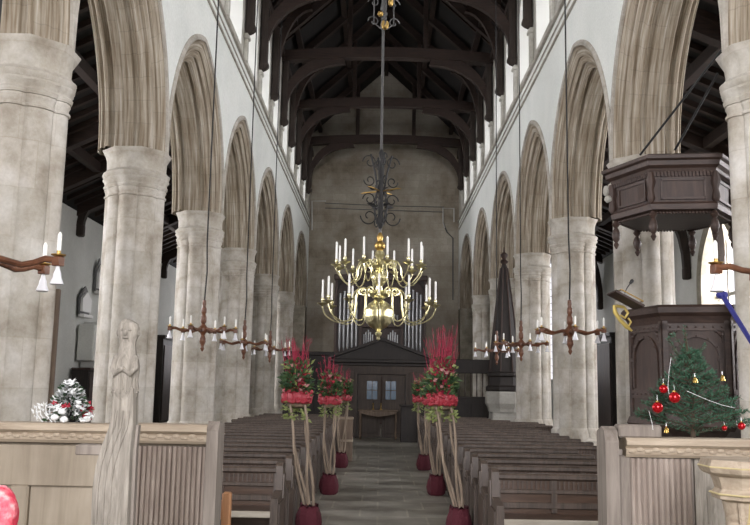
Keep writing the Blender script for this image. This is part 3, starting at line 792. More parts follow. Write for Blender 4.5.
ridged_panel(1.32, 1.64, .2, 1.30, 11, sc_r)
coping(1.29, 4.8, 1.405, sc_r)
MB().box(1.27, 1.50, -.01, .09, 1.40, 1.47, .01).build('top_block', 'oldoak', sc_r)
p = MB(); p.prism([(-.08, 0), (.1, 0), (.1, 1.43), (-.0, 1.46), (-.05, 1.44), (-.08, 1.38)], 'x', 1.18, 1.25); p.build('end_post', 'oldoak', sc_r)
MB().box(1.26, 1.32, -.05, 0, 0, 1.31, .008).build('stile', 'oldoak', sc_r)
p = MB(); p.box(1.66, 4.8, -.02, 0, .2, 1.30); p.box(1.72, 2.3, -.035, -.02, .3, 1.16, .012); p.build('flat_panel', 'figure', sc_r)

# carved poppyhead bench end with figure
pe = thing('carved_bench_end', 'weathered grey bench end topped by a carved robed figure', 'bench end', (-1.0, 3.4, 0))
out = [at(x, y, Y=3.4) for x, y in ((117, 388), (115, 410), (112, 427), (105, 445), (99, 465), (96, 485), (96, 540))]
Lp = [(p.x+1.0, p.z) for p in out]
rt = [at(x, y, Y=3.4) for x, y in ((133, 540), (133, 450), (136, 425), (136, 388))]
Rp = [(p.x+1.0, p.z) for p in rt]
Lp[-1] = (Lp[-1][0], .02); Rp[0] = (Rp[0][0], .02)
b = MB(); b.prism([(x, z) for x, z in Lp+Rp], 'y', -.04, .035); b.build('end_board', 'figure', pe)
b = MB(); b.prism([(Rp[0][0], .02), (Rp[0][0]+.012, .02), (Rp[1][0]+.012, Rp[1][1]), (Rp[2][0]+.01, Rp[2][1]), (Rp[2][0], Rp[2][1]), (Rp[1][0], Rp[1][1])], 'y', .0, .035); pass; b.build('stall_plank', 'oldoak', pe)
b = MB()   # carved ridges down the board
for dx in (.02, .045, .07):
    b.tube([(x+dx, -.04, z) for x, z in Lp[1:]], .005, 6)
b.build('carved_ribs', 'figure', pe)
def fz(y): return at(126, y, Y=3.4).z
fx = at(127, 360, Y=3.4).x+1.0
WF = .66
fig = MB(); S = 3.4/850
def oval(y, w, d, dx=0, n=20): return [Vector((fx+dx+WF*w*S*math.cos(2*PI*k/n), .85*d*S*math.sin(2*PI*k/n), fz(y))) for k in range(n)]
fig.loft([oval(408, 12, 10, -1*S), oval(402, 13, 11), oval(396, 18, 14), oval(388, 19.5, 16), oval(380, 18, 15), oval(374, 19, 16), oval(366, 19.5, 16), oval(360, 17.5, 15), oval(354, 14, 12), oval(348, 12.5, 10), oval(344, 12, 9), oval(341, 12.5, 10), oval(336, 15, 12, -0*S), oval(330, 16.5, 13, -0*S), oval(324, 14, 12, -0*S), oval(320, 8, 7, -2*S), oval(318.5, 2, 2, -2*S)])
hx = fx
fig.ball((hx, -.045, fz(333)), .009, 8, (.8, 1, 1.4))      # nose
for s in (-1, 1):
    fig.ball((hx+s*.015, -.040, fz(330)), .008, 8, (1.2, .7, .7)); fig.ball((hx+s*.042, -.005, fz(333)), .010, 8, (.6, .8, 1.3))
    fig.tube([(fx+s*.034, -.015, fz(357)), (fx+s*.042, -.032, fz(368)), (fx+s*.03, -.052, fz(374)), (fx+s*.006, -.058, fz(370))], [.015, .014, .011, .009], 10)
fig.ball((hx, -.040, fz(338)), .009, 8, (1.5, .6, .5))
fig.ball((fx, -.058, fz(369)), .012, 10)
o = fig.build('carved_figure', 'figure', pe, True)
fo = MB(); 
for k in range(9):
    a = PI+PI*(k+.5)/9; x = fx+.047*math.cos(a); y = .053*math.sin(a)
    fo.tube([(x, y*.95, fz(378)), (x*1.0, y*.95, fz(386)), (x, y*.9, fz(394))], [.004, .005, .003], 6)
for k in range(26):
    a = 2*PI*k/26; fo.ball((fx+.048*math.cos(a), .050*math.sin(a), fz(389+(k % 2)*3)), .006, 6)
fo.build('robe_folds', 'figure', o)
q = at(94, 449, Y=3.42); MB().box(q.x+1.0-.055, q.x+1.0+.06, -.035, .035, q.z-.02, q.z+.02, .004).build('arm_rest', 'oldoak', pe)

# orange post
q = at(227, 492, Y=5.6)
op = thing('wooden_chair', 'orange varnished wooden chair whose post shows beside the left screen end', 'chair', (q.x, 5.6, 0))
MB().box(-.026, .03, -.03, .03, 0, q.z, .01).build('post', 'orangewood', op)
MB().box(-.40, -.02, -.012, .012, q.z-.17, q.z-.05, .005).build('top_rail', 'orangewood', op)
MB().box(-.45, -.40, -.03, .03, 0, q.z, .01).build('post', 'orangewood', op)
MB().box(-.44, .02, -.42, .02, .43, .46, .008).build('seat', 'orangewood', op)
for x in (-.42, 0): MB().box(x-.02, x+.02, -.40, -.36, 0, .43, .006).build('leg', 'orangewood', op)

# right carved capital stall arm
q = at(741, 458, Y=3.7); w = thing('carved_stall_arm', 'pale gilded moulded capital on a curving stem at the right edge', 'stall arm', (q.x, 3.7, 0)); z = q.z
def px(n): return n*3.7/850
cap = MB().lathe([(px(37), z-px(1)), (px(38), z-px(4)), (px(40), z-px(9)), (px(38), z-px(13)), (px(35), z-px(15)), (px(29), z-px(17)), (px(27), z-px(22)), (px(25), z-px(29)), (px(29), z-px(33)), (px(28), z-px(38)), (px(20), z-px(41))], 8, (0, .0, 0), PI/8)
cap.build('capital', 'oldoak_x', w)
gl = MB()
for r_, zz in ((39.5, 8), (30, 33.5)): gl.lathe([(px(r_), z-px(zz)-.004), (px(r_+1), z-px(zz)), (px(r_), z-px(zz)+.004)], 8, (0, 0, 0), PI/8)
gl.build('gilt_moulding', 'palegilt', w)
st = MB(); pts = [(-.0, 0, z-px(38)), (0.0, 0, z-px(55)), (-px(2), 0, z-px(66)), (-px(9), -.02, z-px(76)), (-px(16), -.03, z-px(86)), (-px(18), -.02, z-px(105)), (-px(18), 0, .0)]
st.tube(pts, [px(20), px(17), px(15), px(15), px(17), px(20), px(24)], 12)
st.build('stem', 'oldoak_x', w, True)
for s in (-1, 0, 1):
    MB().tube([(px(s*9), -px(17), z-px(40)), (px(s*7), -px(15), z-px(60)), (px(s*7-9), -px(17), z-px(76)), (px(s*7-16), -px(21), z-px(92))], px(3), 6).build('gilt_rib', 'palegilt' if s == 0 else 'oldoak_x', w, True)

# red fabric bundle bottom left
q = at(2, 540, Y=2.7)
rb = thing('red_fabric_bundle', 'pinkish red mottled fabric bundle at the bottom left corner', 'cloth', (q.x+.015, 2.7, q.z-.1))
b = MB(); b.ball((-.035, 0, .17), .062, 20, (1, 1, 1.5), .03); b.ball((-.02, -.01, .05), .10, 24, (.9, 1, 1.1), .03); b.build('cloth', 'pinkred', rb, True)
ss = MB(); ss.box(-.28, .10, -.15, .15, -q.z+.1, -.04, .02); ss.build('stand', 'oldoak', rb)

# ------------------------------------------------------------------ pulpit and tester
def octa(r, z, cx=0, cy=0, ph=PI/8, n=8): return [Vector((cx+r*math.cos(ph+k*2*PI/n), cy+r*math.sin(ph+k*2*PI/n), z)) for k in range(n)]
PX, PYY = 3.72, 10.2
pu = thing('carved_pulpit', 'dark carved oak hexagonal pulpit standing behind the Christmas tree', 'pulpit', (PX, PYY, 0))
RP = .71
PH = math.radians(-106-30)
def O8(r, z): return octa(r, z, 0, 0, PH, 6)
MB().loft([O8(RP, 1.30), O8(RP, 2.50)]).build('body', 'darkoak', pu)
MB().loft([O8(RP+.02, 1.22), O8(RP+.06, 1.27), O8(RP+.03, 1.34)]).build('base_moulding', 'darkoak_x', pu)
MB().loft([O8(RP, 2.40), O8(RP+.02, 2.45), O8(RP+.04, 2.49), O8(RP+.09, 2.53), O8(RP+.10, 2.59), O8(RP+.07, 2.62)]).build('cornice', 'darkoak_x', pu)
MB().loft([O8(.2, 0), O8(.24, .1), O8(.13, .2), O8(.13, .7), O8(.3, .95), O8(.62, 1.2), O8(.70, 1.25)]).build('stem', 'darkoak', pu)
for k in range(6):
    a0 = PH+k*PI/3; a1 = a0+PI/3; am = (a0+a1)/2
    nrm = Vector((math.cos(am), math.sin(am), 0)); tan = Vector((-math.sin(am), math.cos(am), 0)); ap = RP*math.cos(PI/6); hwid = RP*math.sin(PI/6)
    if nrm.y > .6: continue
    def Pt(u, zz, d): return nrm*(ap+d)+tan*u+Vector((0, 0, zz))
    g = MB()
    def fbox(u0, u1, z0, z1, d):
        v = [Pt(u, z, dd) for u in (u0, u1) for dd in (-.01, d) for z in (z0, z1)]
        g.add(v, [(0, 1, 3, 2), (4, 6, 7, 5), (0, 4, 5, 1), (2, 3, 7, 6), (0, 2, 6, 4), (1, 5, 7, 3)])
    h = hwid
    fbox(-h, -h+.055, 1.34, 2.44, .02); fbox(h-.055, h, 1.34, 2.44, .02); fbox(-h, h, 1.34, 1.40, .02); fbox(-h, h, 1.56, 1.66, .02); fbox(-h, h, 2.33, 2.41, .02)
    # round arch blind arcade
    r_ = h-.085
    for i in range(12):
        t0, t1 = PI*i/12, PI*(i+1)/12
        v = [Pt(-math.cos(t)*r, 2.02+math.sin(t)*r, d) for t in (t0, t1) for r in (r_, r_-.035) for d in (0, .025)]
        g.add(v, [(0, 1, 3, 2), (4, 6, 7, 5), (0, 4, 5, 1), (2, 3, 7, 6), (1, 5, 7, 3), (0, 2, 6, 4)])
    fbox(-r_, -r_+.035, 1.68, 2.02, .025); fbox(r_-.035, r_, 1.68, 2.02, .025); fbox(-r_-.01, -r_+.05, 1.99, 2.03, .035); fbox(r_-.05, r_+.01, 1.99, 2.03, .035)
    for i in range(7):   # carved spandrels and frieze studs
        u = -h+.08+(2*h-.16)*i/6; g.ball(Pt(u, 2.37, .02), .014, 6); g.ball(Pt(u, 1.61, .02), .014, 6)
        t = PI*i/6; g.ball(Pt(-math.cos(t)*(r_-.018), 2.02+math.sin(t)*(r_-.018), .028), .012, 6)
    for s in (-1, 1):
        g.ball(Pt(s*(h-.09), 2.29, .005), .03, 8); g.ball(Pt(s*(h-.14), 2.32, .005), .018, 8)
        g.tube([Pt(s*(h-.07), 2.2, .01), Pt(s*(h-.085), 2.26, .015), Pt(s*(h-.13), 2.31, .015)], .01, 6)
    g.build('carved_panel', 'darkoak_x', pu)
# book rest
br = thing('book_rest', 'dark sloping book rest with brass rim on the pulpit edge', 'lectern', tuple(at(633, 303, Y=9.55)))
R3 = Matrix.Rotation(math.radians(28), 3, 'Y')
MB().box(-.26, .10, -.14, .22, -.015, .015, .005, R3, (0, 0, 0)).build('board', 'darkoak_x', br)
MB().tube([R3@Vector(p) for p in ((-.20, -.1, .05), (.07, -.1, .05), (.07, .16, .05), (-.20, .16, .05), (-.20, -.1, .05))], .008, 6).build('brass_rail', 'brass_dull', br)
MB().box(-.19, .05, -.07, .14, .016, .035, .005, R3, (0, 0, 0)).build('open_book', 'paper', br)
mc = thing('microphone', 'small black microphone on a short gooseneck above the book rest', 'microphone', tuple(at(624, 292, Y=9.55)))
a = at(632, 281, Y=9.55)-at(624, 292, Y=9.55)
MB().tube([(0, 0, -.03), a*.4, a*.8], .006, 6).build('gooseneck', 'blackplastic', mc)
MB().tube([a*.75, a*1.0, a*1.12], [.014, .022, .014], 8).build('head', 'blackplastic', mc, True)
gb = thing('gilt_bracket', 'gilded scroll bracket below the book rest of the pulpit', 'bracket', tuple(at(624, 318, Y=9.75)))
def rel(px_, py_, Y, o): return at(px_, py_, Y=Y)-Vector(o.location)
pts = [rel(x, y, 9.75, gb) for x, y in ((614, 305), (615, 312), (620, 320), (627, 327), (632, 331))]
MB().tube(pts, [.015, .026, .022, .026, .01], 8).tube([rel(x, y, 9.74, gb) for x, y in ((616, 306), (624, 307), (628, 313), (625, 318), (620, 315))], [.018, .018, .018, .015, .012], 8).tube([rel(x, y, 9.76, gb) for x, y in ((628, 318), (631, 322), (628, 327), (632, 331))], .013, 6).build('scroll', 'gilt', gb, True)
# tester (sounding board)
TX, TY = 3.545, 10.2
ts = thing('sounding_board', 'dark hexagonal sounding board hung above the pulpit by rods', 'canopy', (TX, TY, 0))
PT = math.radians(-98-30)
def T8(r, z): return octa(r, z-.10, 0, 0, PT, 6)
RT = .74
MB().loft([T8(RT-.06, 3.86), T8(RT-.04, 4.28)]).build('frieze', 'darkoak', ts)
MB().loft([T8(RT-.02, 4.26), T8(RT, 4.30), T8(RT+.05, 4.33), T8(RT+.06, 4.38), T8(RT+.10, 4.40), T8(RT+.10, 4.44), T8(RT+.02, 4.47)]).build('cornice', 'darkoak_x', ts)
MB().loft([T8(RT-.10, 3.80), T8(RT-.01, 3.82), T8(RT+.0, 3.88), T8(RT-.03, 3.91)]).build('lower_moulding', 'darkoak_x', ts)
MB().loft([T8(RT-.1, 3.79), T8(RT-.1, 3.81)]).build('soffit_board', 'darkoak_x', ts)
dn = MB()
for k in range(6):
    a0 = PT+k*PI/3
    A = Vector(((RT-.03)*math.cos(a0), (RT-.03)*math.sin(a0), 0)); B = Vector(((RT-.03)*math.cos(a0+PI/3), (RT-.03)*math.sin(a0+PI/3), 0))
    for i in range(1, 18):
        c = A.lerp(B, i/18); dn.box(c.x-.012, c.x+.012, c.y-.012, c.y+.012, 4.11, 4.18)
        c2 = A.lerp(B, i/18)*.93; dn.ball((c2.x, c2.y, 3.69), .018, 6)
    am = a0+PI/6; n_ = Vector((math.cos(am), math.sin(am), 0))
    for u0, u1, z0_, z1_ in ((.14, .86, 3.84, 3.87), (.14, .86, 4.06, 4.09), (.13, .16, 3.84, 4.09), (.84, .87, 3.84, 4.09)):
        p0 = A.lerp(B, u0)*.955; p1 = A.lerp(B, u1)*.955
        dn.loft([[p0+Vector((0, 0, z0_)), p0+n_*.03+Vector((0, 0, z0_)), p0+n_*.03+Vector((0, 0, z1_)), p0+Vector((0, 0, z1_))], [p1+Vector((0, 0, z0_)), p1+n_*.03+Vector((0, 0, z0_)), p1+n_*.03+Vector((0, 0, z1_)), p1+Vector((0, 0, z1_))]])
dn.build('carved_frieze_pattern', 'darkoak_x', ts)
for k in range(6):
    a0 = PT+k*PI/3; x, y = (RT-.06)*math.cos(a0), (RT-.06)*math.sin(a0)
    MB().lathe([(.02, 3.71), (.05, 3.66), (.02, 3.62), (.038, 3.59), (.055, 3.53), (.04, 3.47), (.018, 3.44), (.035, 3.41), (.01, 3.36)], 10, (x, y, 0)).build('turned_pendant', 'darkoak_x', ts, True)
    x, y = (RT-.02)*math.cos(a0), (RT-.02)*math.sin(a0)
    MB().lathe([(.02, 3.8), (.05, 3.85), (.03, 3.95), (.06, 4.05), (.03, 4.16)], 8, (x, y, 0)).build('corner_baluster', 'darkoak', ts, True)
for a_, b_ in (((640, 155), (712, 62)), ((675, 150), (713, 82))):
    A = at(*a_, Y=9.75); B = at(*b_, Y=8.9); B = A+(B-A)*1.12
    MB().tube([A-ts.location, B-ts.location], .014, 6).build('iron_rod', 'iron', ts)
MB().ball(at(606, 191, Y=9.9)-ts.location, .05, 8, (.7, 1, 1.3), .1).ball(at(608, 199, Y=9.9)-ts.location, .045, 8, (1, 1, 1), .1).build('carved_mask', 'stone_pale', ts)

# blue padded pole
A = at(722, 295, Y=8.3); B = at(752, 343, Y=7.6)
d = (B-A); k = (0-A.z)/d.z; C_ = A+d*k
bp = thing('padded_pole', 'blue padded pole slanting down from the right of the pulpit', 'pole', tuple(A))
MB().ball((0, 0, 0), .05, 12, (1.2, 1, .85)).build('knob', 'bluecover', bp, True)
MB().tube([(0, 0, 0), d*1.0, d*2.2], [.026, .022, .022], 10).build('cover', 'bluecover', bp, True)
MB().tube([d*2.15, C_-A], .018, 8).build('pole', 'greyiron', bp)

# ------------------------------------------------------------------ side hanging lights
def make_pendant():
    root = thing('hanging_light', '', 'light fitting', group='wooden candle pendants along the arcades')
    MB().lathe([(.005, .52), (.03, .5), (.035, .44), (.028, .40), (.045, .36), (.045, .30), (.03, .27), (.05, .22), (.05, .14), (.028, .10), (.06, .06), (.09, .03), (.09, -.02), (.05, -.05), (.03, -.09), (.05, -.14), (.055, -.20), (.03, -.25), (.022, -.28), (.035, -.31), (.01, -.36)], 12).build('turned_stem', 'lampwood', root, True)
    MB().tube([(0, 0, .5), (.02, .01, 1.0), (0, 0, 1.5), (0, 0, 10.0)], .013, 6).build('cord', 'cord', root)
    for k in range(6):
        a = k*PI/3+.35; c, s = math.cos(a), math.sin(a)
        A = lambda r, z: Vector((r*c, r*s, z))
        pts = [A(.06, .0), A(.14, .015), A(.22, -.005), A(.30, -.025), A(.38, -.01), A(.46, .02), A(.54, .01)]
        m = MB().tube(pts, [.026, .026, .023, .022, .022, .024, .024], 8); m.box(A(.55, 0).x-.032, A(.55, 0).x+.032, A(.55, 0).y-.032, A(.55, 0).y+.032, -.03, .035, .005)
        arm = m.build('arm', 'lampwood', root, True)
        e = A(.55, 0)
        MB().lathe([(.015, .03), (.05, .045), (.052, .052), (.014, .055), (.014, .08)], 12, e).build('drip_pan', 'brass_dull', arm, True)
        MB().lathe([(.015, .078), (.015, .19), (.006, .21)], 10, e).build('candle', 'wax', arm, True)
        MB().lathe([(.012, -.03), (.018, -.06), (.026, -.08), (.03, -.11), (.042, -.14), (.048, -.155), (.04, -.16)], 12, e).build('glass_bell', 'glass_white', arm, True)
    return root
pend = make_pendant(); index_kids(pend); L_ = []
for i, (x, y, z, lab) in enumerate([(-3.0, 14.37, 2.53, 'second from the camera on the left'), (-3.0, 18.76, 2.53, 'third on the left'), (-3.0, 23.2, 2.58, 'farthest on the left'), (3.0, 13.5, 2.55, 'second from the camera on the right'), (3.0, 18.2, 2.58, 'third on the right'), (3.0, 22.0, 2.6, 'farthest on the right'), (-2.79, 5.8, 2.46, 'cut by the left photo edge'), (2.89, 5.8, 2.51, 'cut by the right photo edge')]):
    o = pend if i == 0 else copy_tree(pend)
    o.location = (x, y, z); o.rotation_euler = (0, 0, [0, .25, .5, .1, .35, .6, -.33, .33][i])
    o['label'] = 'turned wood pendant with candle arms, '+lab
# ------------------------------------------------------------------ great brass chandelier
CX, CY = -.03, 12.0
ch = thing('brass_chandelier', 'large polished brass chandelier with two tiers of white candles', 'chandelier', (CX, CY, 0))
MB().lathe([(.005, 2.28), (.03, 2.30), (.02, 2.33), (.045, 2.36), (.05, 2.39), (.025, 2.41), (.06, 2.44), (.12, 2.47), (.175, 2.53), (.195, 2.60), (.20, 2.64), (.195, 2.66), (.20, 2.68), (.19, 2.73), (.14, 2.80), (.08, 2.84), (.055, 2.87), (.11, 2.90), (.14, 2.94), (.10, 2.98), (.05, 3.0), (.045, 3.05), (.07, 3.08), (.11, 3.13), (.125, 3.18), (.11, 3.22), (.06, 3.26), (.05, 3.28), (.10, 3.31), (.12, 3.34), (.09, 3.38), (.04, 3.42), (.05, 3.46), (.075, 3.50), (.06, 3.55), (.03, 3.58)], 24).build('baluster_stem', 'brass', ch, True)
MB().lathe([(.03, 3.56), (.07, 3.59), (.08, 3.64), (.06, 3.68), (.035, 3.70), (.05, 3.76), (.03, 3.80), (.01, 3.84)], 14).build('crown_finial', 'brass_dull', ch, True)
def make_arm(R, z0, zc, dip, hub, ch_h):
    pts = []
    # inner scroll curl
    n = 10
    for k in range(n+1):
        t = -1.2*PI+1.7*PI*k/n
        rr = .02+.05*k/n
        pts.append((hub+.17+rr*math.cos(t+PI/2), z0+.03+rr*math.sin(t+PI/2)))
    pts2 = [(hub, z0-.05), (hub+.06, z0+.04), (hub+.15, z0+.085), (hub+.24, z0+.06), (hub+.29, z0-.03), (hub+.30, (z0+zc)/2-dip*.5), (hub+.35, zc-dip*.92), (max(hub+.44, R-.22), zc-dip*1.05), (R-.07, zc-dip*.75), (R-.01, zc-dip*.35), (R, zc-.03)]
    m = MB(); 
    # smooth pts2 (catmull)
    sm = []
    P = [pts2[0]]+pts2+[pts2[-1]]
    for i in range(1, len(P)-2):
        for k in range(4):
            t = k/4; f = lambda j: .5*((2*P[i][j])+(-P[i-1][j]+P[i+1][j])*t+(2*P[i-1][j]-5*P[i][j]+4*P[i+1][j]-P[i+2][j])*t*t+(-P[i-1][j]+3*P[i][j]-3*P[i+1][j]+P[i+2][j])*t**3)
            sm.append((f(0), f(1)))
    sm.append(pts2[-1])
    m.tube([(r, 0, z) for r, z in sm], .0095, 8)
    m.tube([(r, 0, z) for r, z in pts], .010, 6)
    m.ball(((pts[0][0]), 0, pts[0][1]), .018, 8)
    arm = m.build('branch_arm', 'brass', ch, True)
    MB().lathe([(.012, zc-.04), (.03, zc-.02), (.075, zc), (.08, zc+.008), (.02, zc+.012), (.014, zc+.03), (.024, zc+.045), (.022, zc+.075), (.017, zc+.08)], 14, (R, 0, 0)).build('drip_pan', 'brass', arm, True)
    MB().lathe([(.0155, zc+.07), (.0145, zc+ch_h), (.005, zc+ch_h+.015)], 10, (R, 0, 0)).build('candle', 'wax', arm, True)
    return arm
for (R, z0, zc, dip, hub, hh, ph) in ((.80, 2.93, 2.79, .25, .08, .33, 0.0), (.62, 3.33, 3.33, .24, .03, .32, .17)):
    a0 = make_arm(R, z0, zc, dip, hub, hh); index_kids(a0)
    for k in range(12):
        a = a0 if k == 0 else None
        if a is None:
            a = a0.copy(); COL.objects.link(a); a.parent = ch
            for x in KIDS[a0.name]: c = x.copy(); COL.objects.link(c); c.parent = a
        a.rotation_euler = (0, 0, ph+k*PI/6)
MB().tube([(0, 0, 3.8), (-.02, 0, 14.2)], .02, 8).build('suspension_rod', 'greyiron', ch)
def scroll(m, cx, cz, r, turns, a, flip, vf, w=.009):
    pts = []
    for k in range(22):
        t = k/21; ang = turns*2*PI*t; rr = r*(1-.72*t)
        x = cx+rr*math.cos(ang); z = cz+vf*rr*math.sin(ang)
        pts.append((x*math.cos(a), x*math.sin(a), z))
    m.tube(pts, w, 6)
orn = bpy.data.objects.new('iron_scroll_ornament', None); COL.objects.link(orn); orn.parent = ch
for k in range(4):
    a = k*PI/2+.3; m = MB()
    for z, r, vf in ((4.85, .11, 1), (4.58, .09, -1), (4.30, .10, 1), (4.05, .13, -1)):
        scroll(m, .17, z, r, 1.15, a, 1, vf)
    m.tube([(.05*math.cos(a), .05*math.sin(a), 3.95), (.10*math.cos(a), .10*math.sin(a), 4.2), (.05*math.cos(a), .05*math.sin(a), 4.45), (.09*math.cos(a), .09*math.sin(a), 4.7), (.16*math.cos(a), .16*math.sin(a), 4.97)], .014, 6)
    for z in (4.45, 4.2): m.leaf((.05*math.cos(a), .05*math.sin(a), z), (.2*math.cos(a+.4), .2*math.sin(a+.4), .02), .03)
    m.build('scroll_frame', 'iron', orn, True)
for k in range(4):
    a = k*PI/2+1.0; MB().tube([(.03*math.cos(a), .03*math.sin(a), 4.43), (.28*math.cos(a), .28*math.sin(a), 4.44), (.34*math.cos(a), .34*math.sin(a), 4.43)], [.012, .01, .004], 6).build('gilt_spike', 'brass_dull', orn)
MB().lathe([(.02, 3.88), (.05, 3.95), (.055, 4.02), (.025, 4.12), (.02, 4.3), (.045, 4.45), (.02, 4.6), (.03, 4.8), (.02, 4.9), (.04, 5.0), (.015, 5.06)], 10).build('core', 'iron', orn, True)
orn2 = bpy.data.objects.new('upper_iron_ornament', None); COL.objects.link(orn2); orn2.parent = ch
z0 = at(380, 30, Y=12).z
for k in range(4):
    a = k*PI/2+.2; m = MB()
    m.tube([(.05*math.cos(a), .05*math.sin(a), z0+.02), (.15*math.cos(a), .15*math.sin(a), z0+.1), (.15*math.cos(a), .15*math.sin(a), z0+.8)], .01, 6)
    for z, r, vf in ((z0+.12, .09, 1), (z0+.42, .09, 1), (z0+.75, .09, -1)): scroll(m, .15, z, r, 1.0, a, 1, vf)
    m.build('scroll_frame', 'greyiron', orn2, True)
for c_, r_, q_ in (((.02, -.03, z0+.07), .06, 1.3), ((-.05, -.03, z0+.24), .045, 1), ((.10, -.03, z0+.42), .04, 1.6)): MB().ball(c_, r_, 12, (1, 1, q_)).build('gilt_fruit', 'brass_dull', orn2, True)

# ------------------------------------------------------------------ flower stands
def make_flower(seed, lean, tall, twigs, hs=1.0):
    random.seed(seed)
    root = thing('flower_stand', '', 'flower stand', group='flower stands lining the aisle')
    b = MB(); n = 22; rings = []
    for z, r in ((.0, .11), (.03, .135), (.12, .145), (.2, .14), (.26, .12), (.29, .095), (.31, .11)):
        rings.append([Vector((r*(1+.07*math.sin(k*5.1+z*20))*math.cos(2*PI*k/n), r*(1+.07*math.sin(k*3.7))*math.sin(2*PI*k/n), z+(.02*math.sin(k*2.3) if z > .2 else 0))) for k in range(n)])
    b.loft(rings); b.build('wrapped_pot', 'wine', root, True)
    top = 1.42*hs
    for k in range(4):
        a = k*PI/2+.5; bx, by = .05*math.cos(a), .05*math.sin(a); tx, ty = lean+.13*math.cos(a+.3), .13*math.sin(a+.3)
        pts = []
        for i in range(9):
            t = i/8; w = math.sin(t*PI*2+k)*.022
            pts.append((bx+(tx-bx)*t+w, by+(ty-by)*t+w*.5, .2+(top-.2)*t))
        MB().tube(pts, [.018-.005*i/8 for i in range(9)], 7).build('branch_pole', 'pole', root, True)
    z = top-.02
    MB().lathe([(.05, z-.02), (.11, z), (.14, z+.08), (.155, z+.14)], 16, (lean, 0, 0)).build('bowl', 'palebox', root, True)
    rb = MB(); n = 30
    rb.loft([[Vector((lean+(r+.012*math.sin(k*2.9))*math.cos(2*PI*k/n), (r+.012*math.sin(k*2.9))*math.sin(2*PI*k/n), z+zz+.01*math.sin(k*1.7))) for k in range(n)] for r, zz in ((.15, .04), (.165, .05), (.175, .10), (.17, .15), (.15, .16))])
    for k in range(26):
        a = random.uniform(0, 2*PI); rb.ball((lean+.165*math.cos(a), .165*math.sin(a), z+random.uniform(.05, .18)), random.uniform(.02, .035), 7, (1, 1, .8), .1)
    rb.build('red_ribbon', 'ribbon', root)
    lf = MB(); l2 = MB(); l3 = MB()
    def cloud(mb, cnt, r, zlo, zhi, ln, w, droop=0):
        for k in range(cnt):
            a = random.uniform(0, 2*PI); q = r*math.sqrt(random.random()); h = random.uniform(zlo, zhi)
            c = Vector((lean+q*math.cos(a), q*math.sin(a), z+h))
            d = Vector((math.cos(a)*.8+random.uniform(-.4, .4), math.sin(a)*.8+random.uniform(-.4, .4), random.uniform(-.3-droop, .9-droop))).normalized()*ln*random.uniform(.6, 1.2)
            mb.leaf(c, d, w*random.uniform(.7, 1.2))
    cloud(lf, 200, .165, .12, .38, .085, .025); cloud(lf, 60, .10, .35, .52*tall, .09, .024)
    cloud(l3, 90, .16, .15, .38, .08, .025)
    cloud(l2, 90, .15, -.14, .06, .07, .02, .5); cloud(l2, 60, .16, .2, .5, .075, .02)
    lf.build('green_foliage', 'leaf', root); l2.build('lime_foliage', 'leaf2', root); l3.build('dark_foliage', 'darkleaf', root)
    tw = MB()
    for k in range(twigs):
        a = random.uniform(0, 2*PI); q = random.uniform(.02, .15); h = random.uniform(.45, .82)*tall
        dx, dy = random.uniform(-.16, .14), random.uniform(-.09, .09)
        x, y = lean+q*math.cos(a)*.6, q*math.sin(a)*.6
        tw.tube([(x, y, z+.12), (x+dx*.4, y+dy*.4, z+h*.5), (x+dx*.9, y+dy*.9, z+h)], [.006, .005, .002], 4)
        for j in range(7): t = random.uniform(.4, .95); tw.leaf((x+dx*t, y+dy*t, z+h*t), (random.uniform(-.04, .04), random.uniform(-.03, .03), .05), .004)
    tw.build('red_twigs', 'redtwig', root)
    fw = MB(); pk = MB()
    for k in range(22):
        a = random.uniform(0, 2*PI); q = random.uniform(.06, .16); c = Vector((lean+q*math.cos(a), q*math.sin(a), z+random.uniform(.18, .48)))
        m = fw if k % 2 else pk
        m.ball(c, random.uniform(.018, .03), 7, (1, 1, .8), .12)
        for j in range(5): b_ = j*2*PI/5; m.leaf(c, (.04*math.cos(b_), .04*math.sin(b_), .02), .014)
    fw.build('red_flowers', 'redflower', root); pk.build('pink_flowers', 'pinkflower', root)
    return root
random.seed(5)
for side, base, lean, tall, tw, hs, lab in ((-1, (-.775, 9.9), -.17, 1.0, 44, 1.0, 'nearest stand on the left of the aisle'), (-1, (-.75, 13.35), -.02, 1.0, 30, .94, 'second stand on the left of the aisle'), (-1, (-.76, 17.6), .02, .9, 22, .93, 'farthest stand on the left, by the tan pedestal'),
        (1, (.925, 9.95), -.2, 1.2, 70, 1.0, 'nearest stand on the right with tall red twigs'), (1, (.90, 13.5), -.06, .8, 16, .95, 'second stand on the right of the aisle'), (1, (.91, 17.4), -.06, .8, 18, .93, 'farthest stand on the right of the aisle')):
    o = make_flower(int(base[1]*10)+side, lean, tall, tw, hs); o.location = (base[0], base[1], 0)
    o['label'] = 'red ribboned greenery on sticks, '+lab

# ------------------------------------------------------------------ small Christmas tree
random.seed(11)
tp = at(690, 431, Y=4.66); TB = Vector((tp.x+.02, 4.67, 1.405))
tr = thing('christmas_tree', 'small decorated green fir tree standing on the right screen top', 'christmas tree', tuple(TB))
H = at(685, 325, Y=4.67).z-TB.z
MB().tube([(0, 0, 0), (0, 0, H*.5), (-.025, 0, H*.97)], [.014, .009, .003], 8).build('trunk', 'bark', tr)
nd = MB(); bk = MB()
def branch(p0, p1, dens, nl):
    p0, p1 = Vector(p0), Vector(p1); bk.tube([p0, p1], [.004, .002], 5); d = (p1-p0); L = d.length; dn_ = d.normalized()
    for i in range(int(dens*L*180)+6):
        t = random.random(); c = p0+d*t
        u = Vector((random.uniform(-1, 1), random.uniform(-1, 1), random.uniform(-.6, 1))); u = (u-dn_*u.dot(dn_)).normalized()
        dd = (u*.8+dn_*.7).normalized()*nl*random.uniform(.7, 1.2)
        nd.leaf(c, dd, .0022, Vector((random.uniform(-1, 1), random.uniform(-1, 1), .3)))
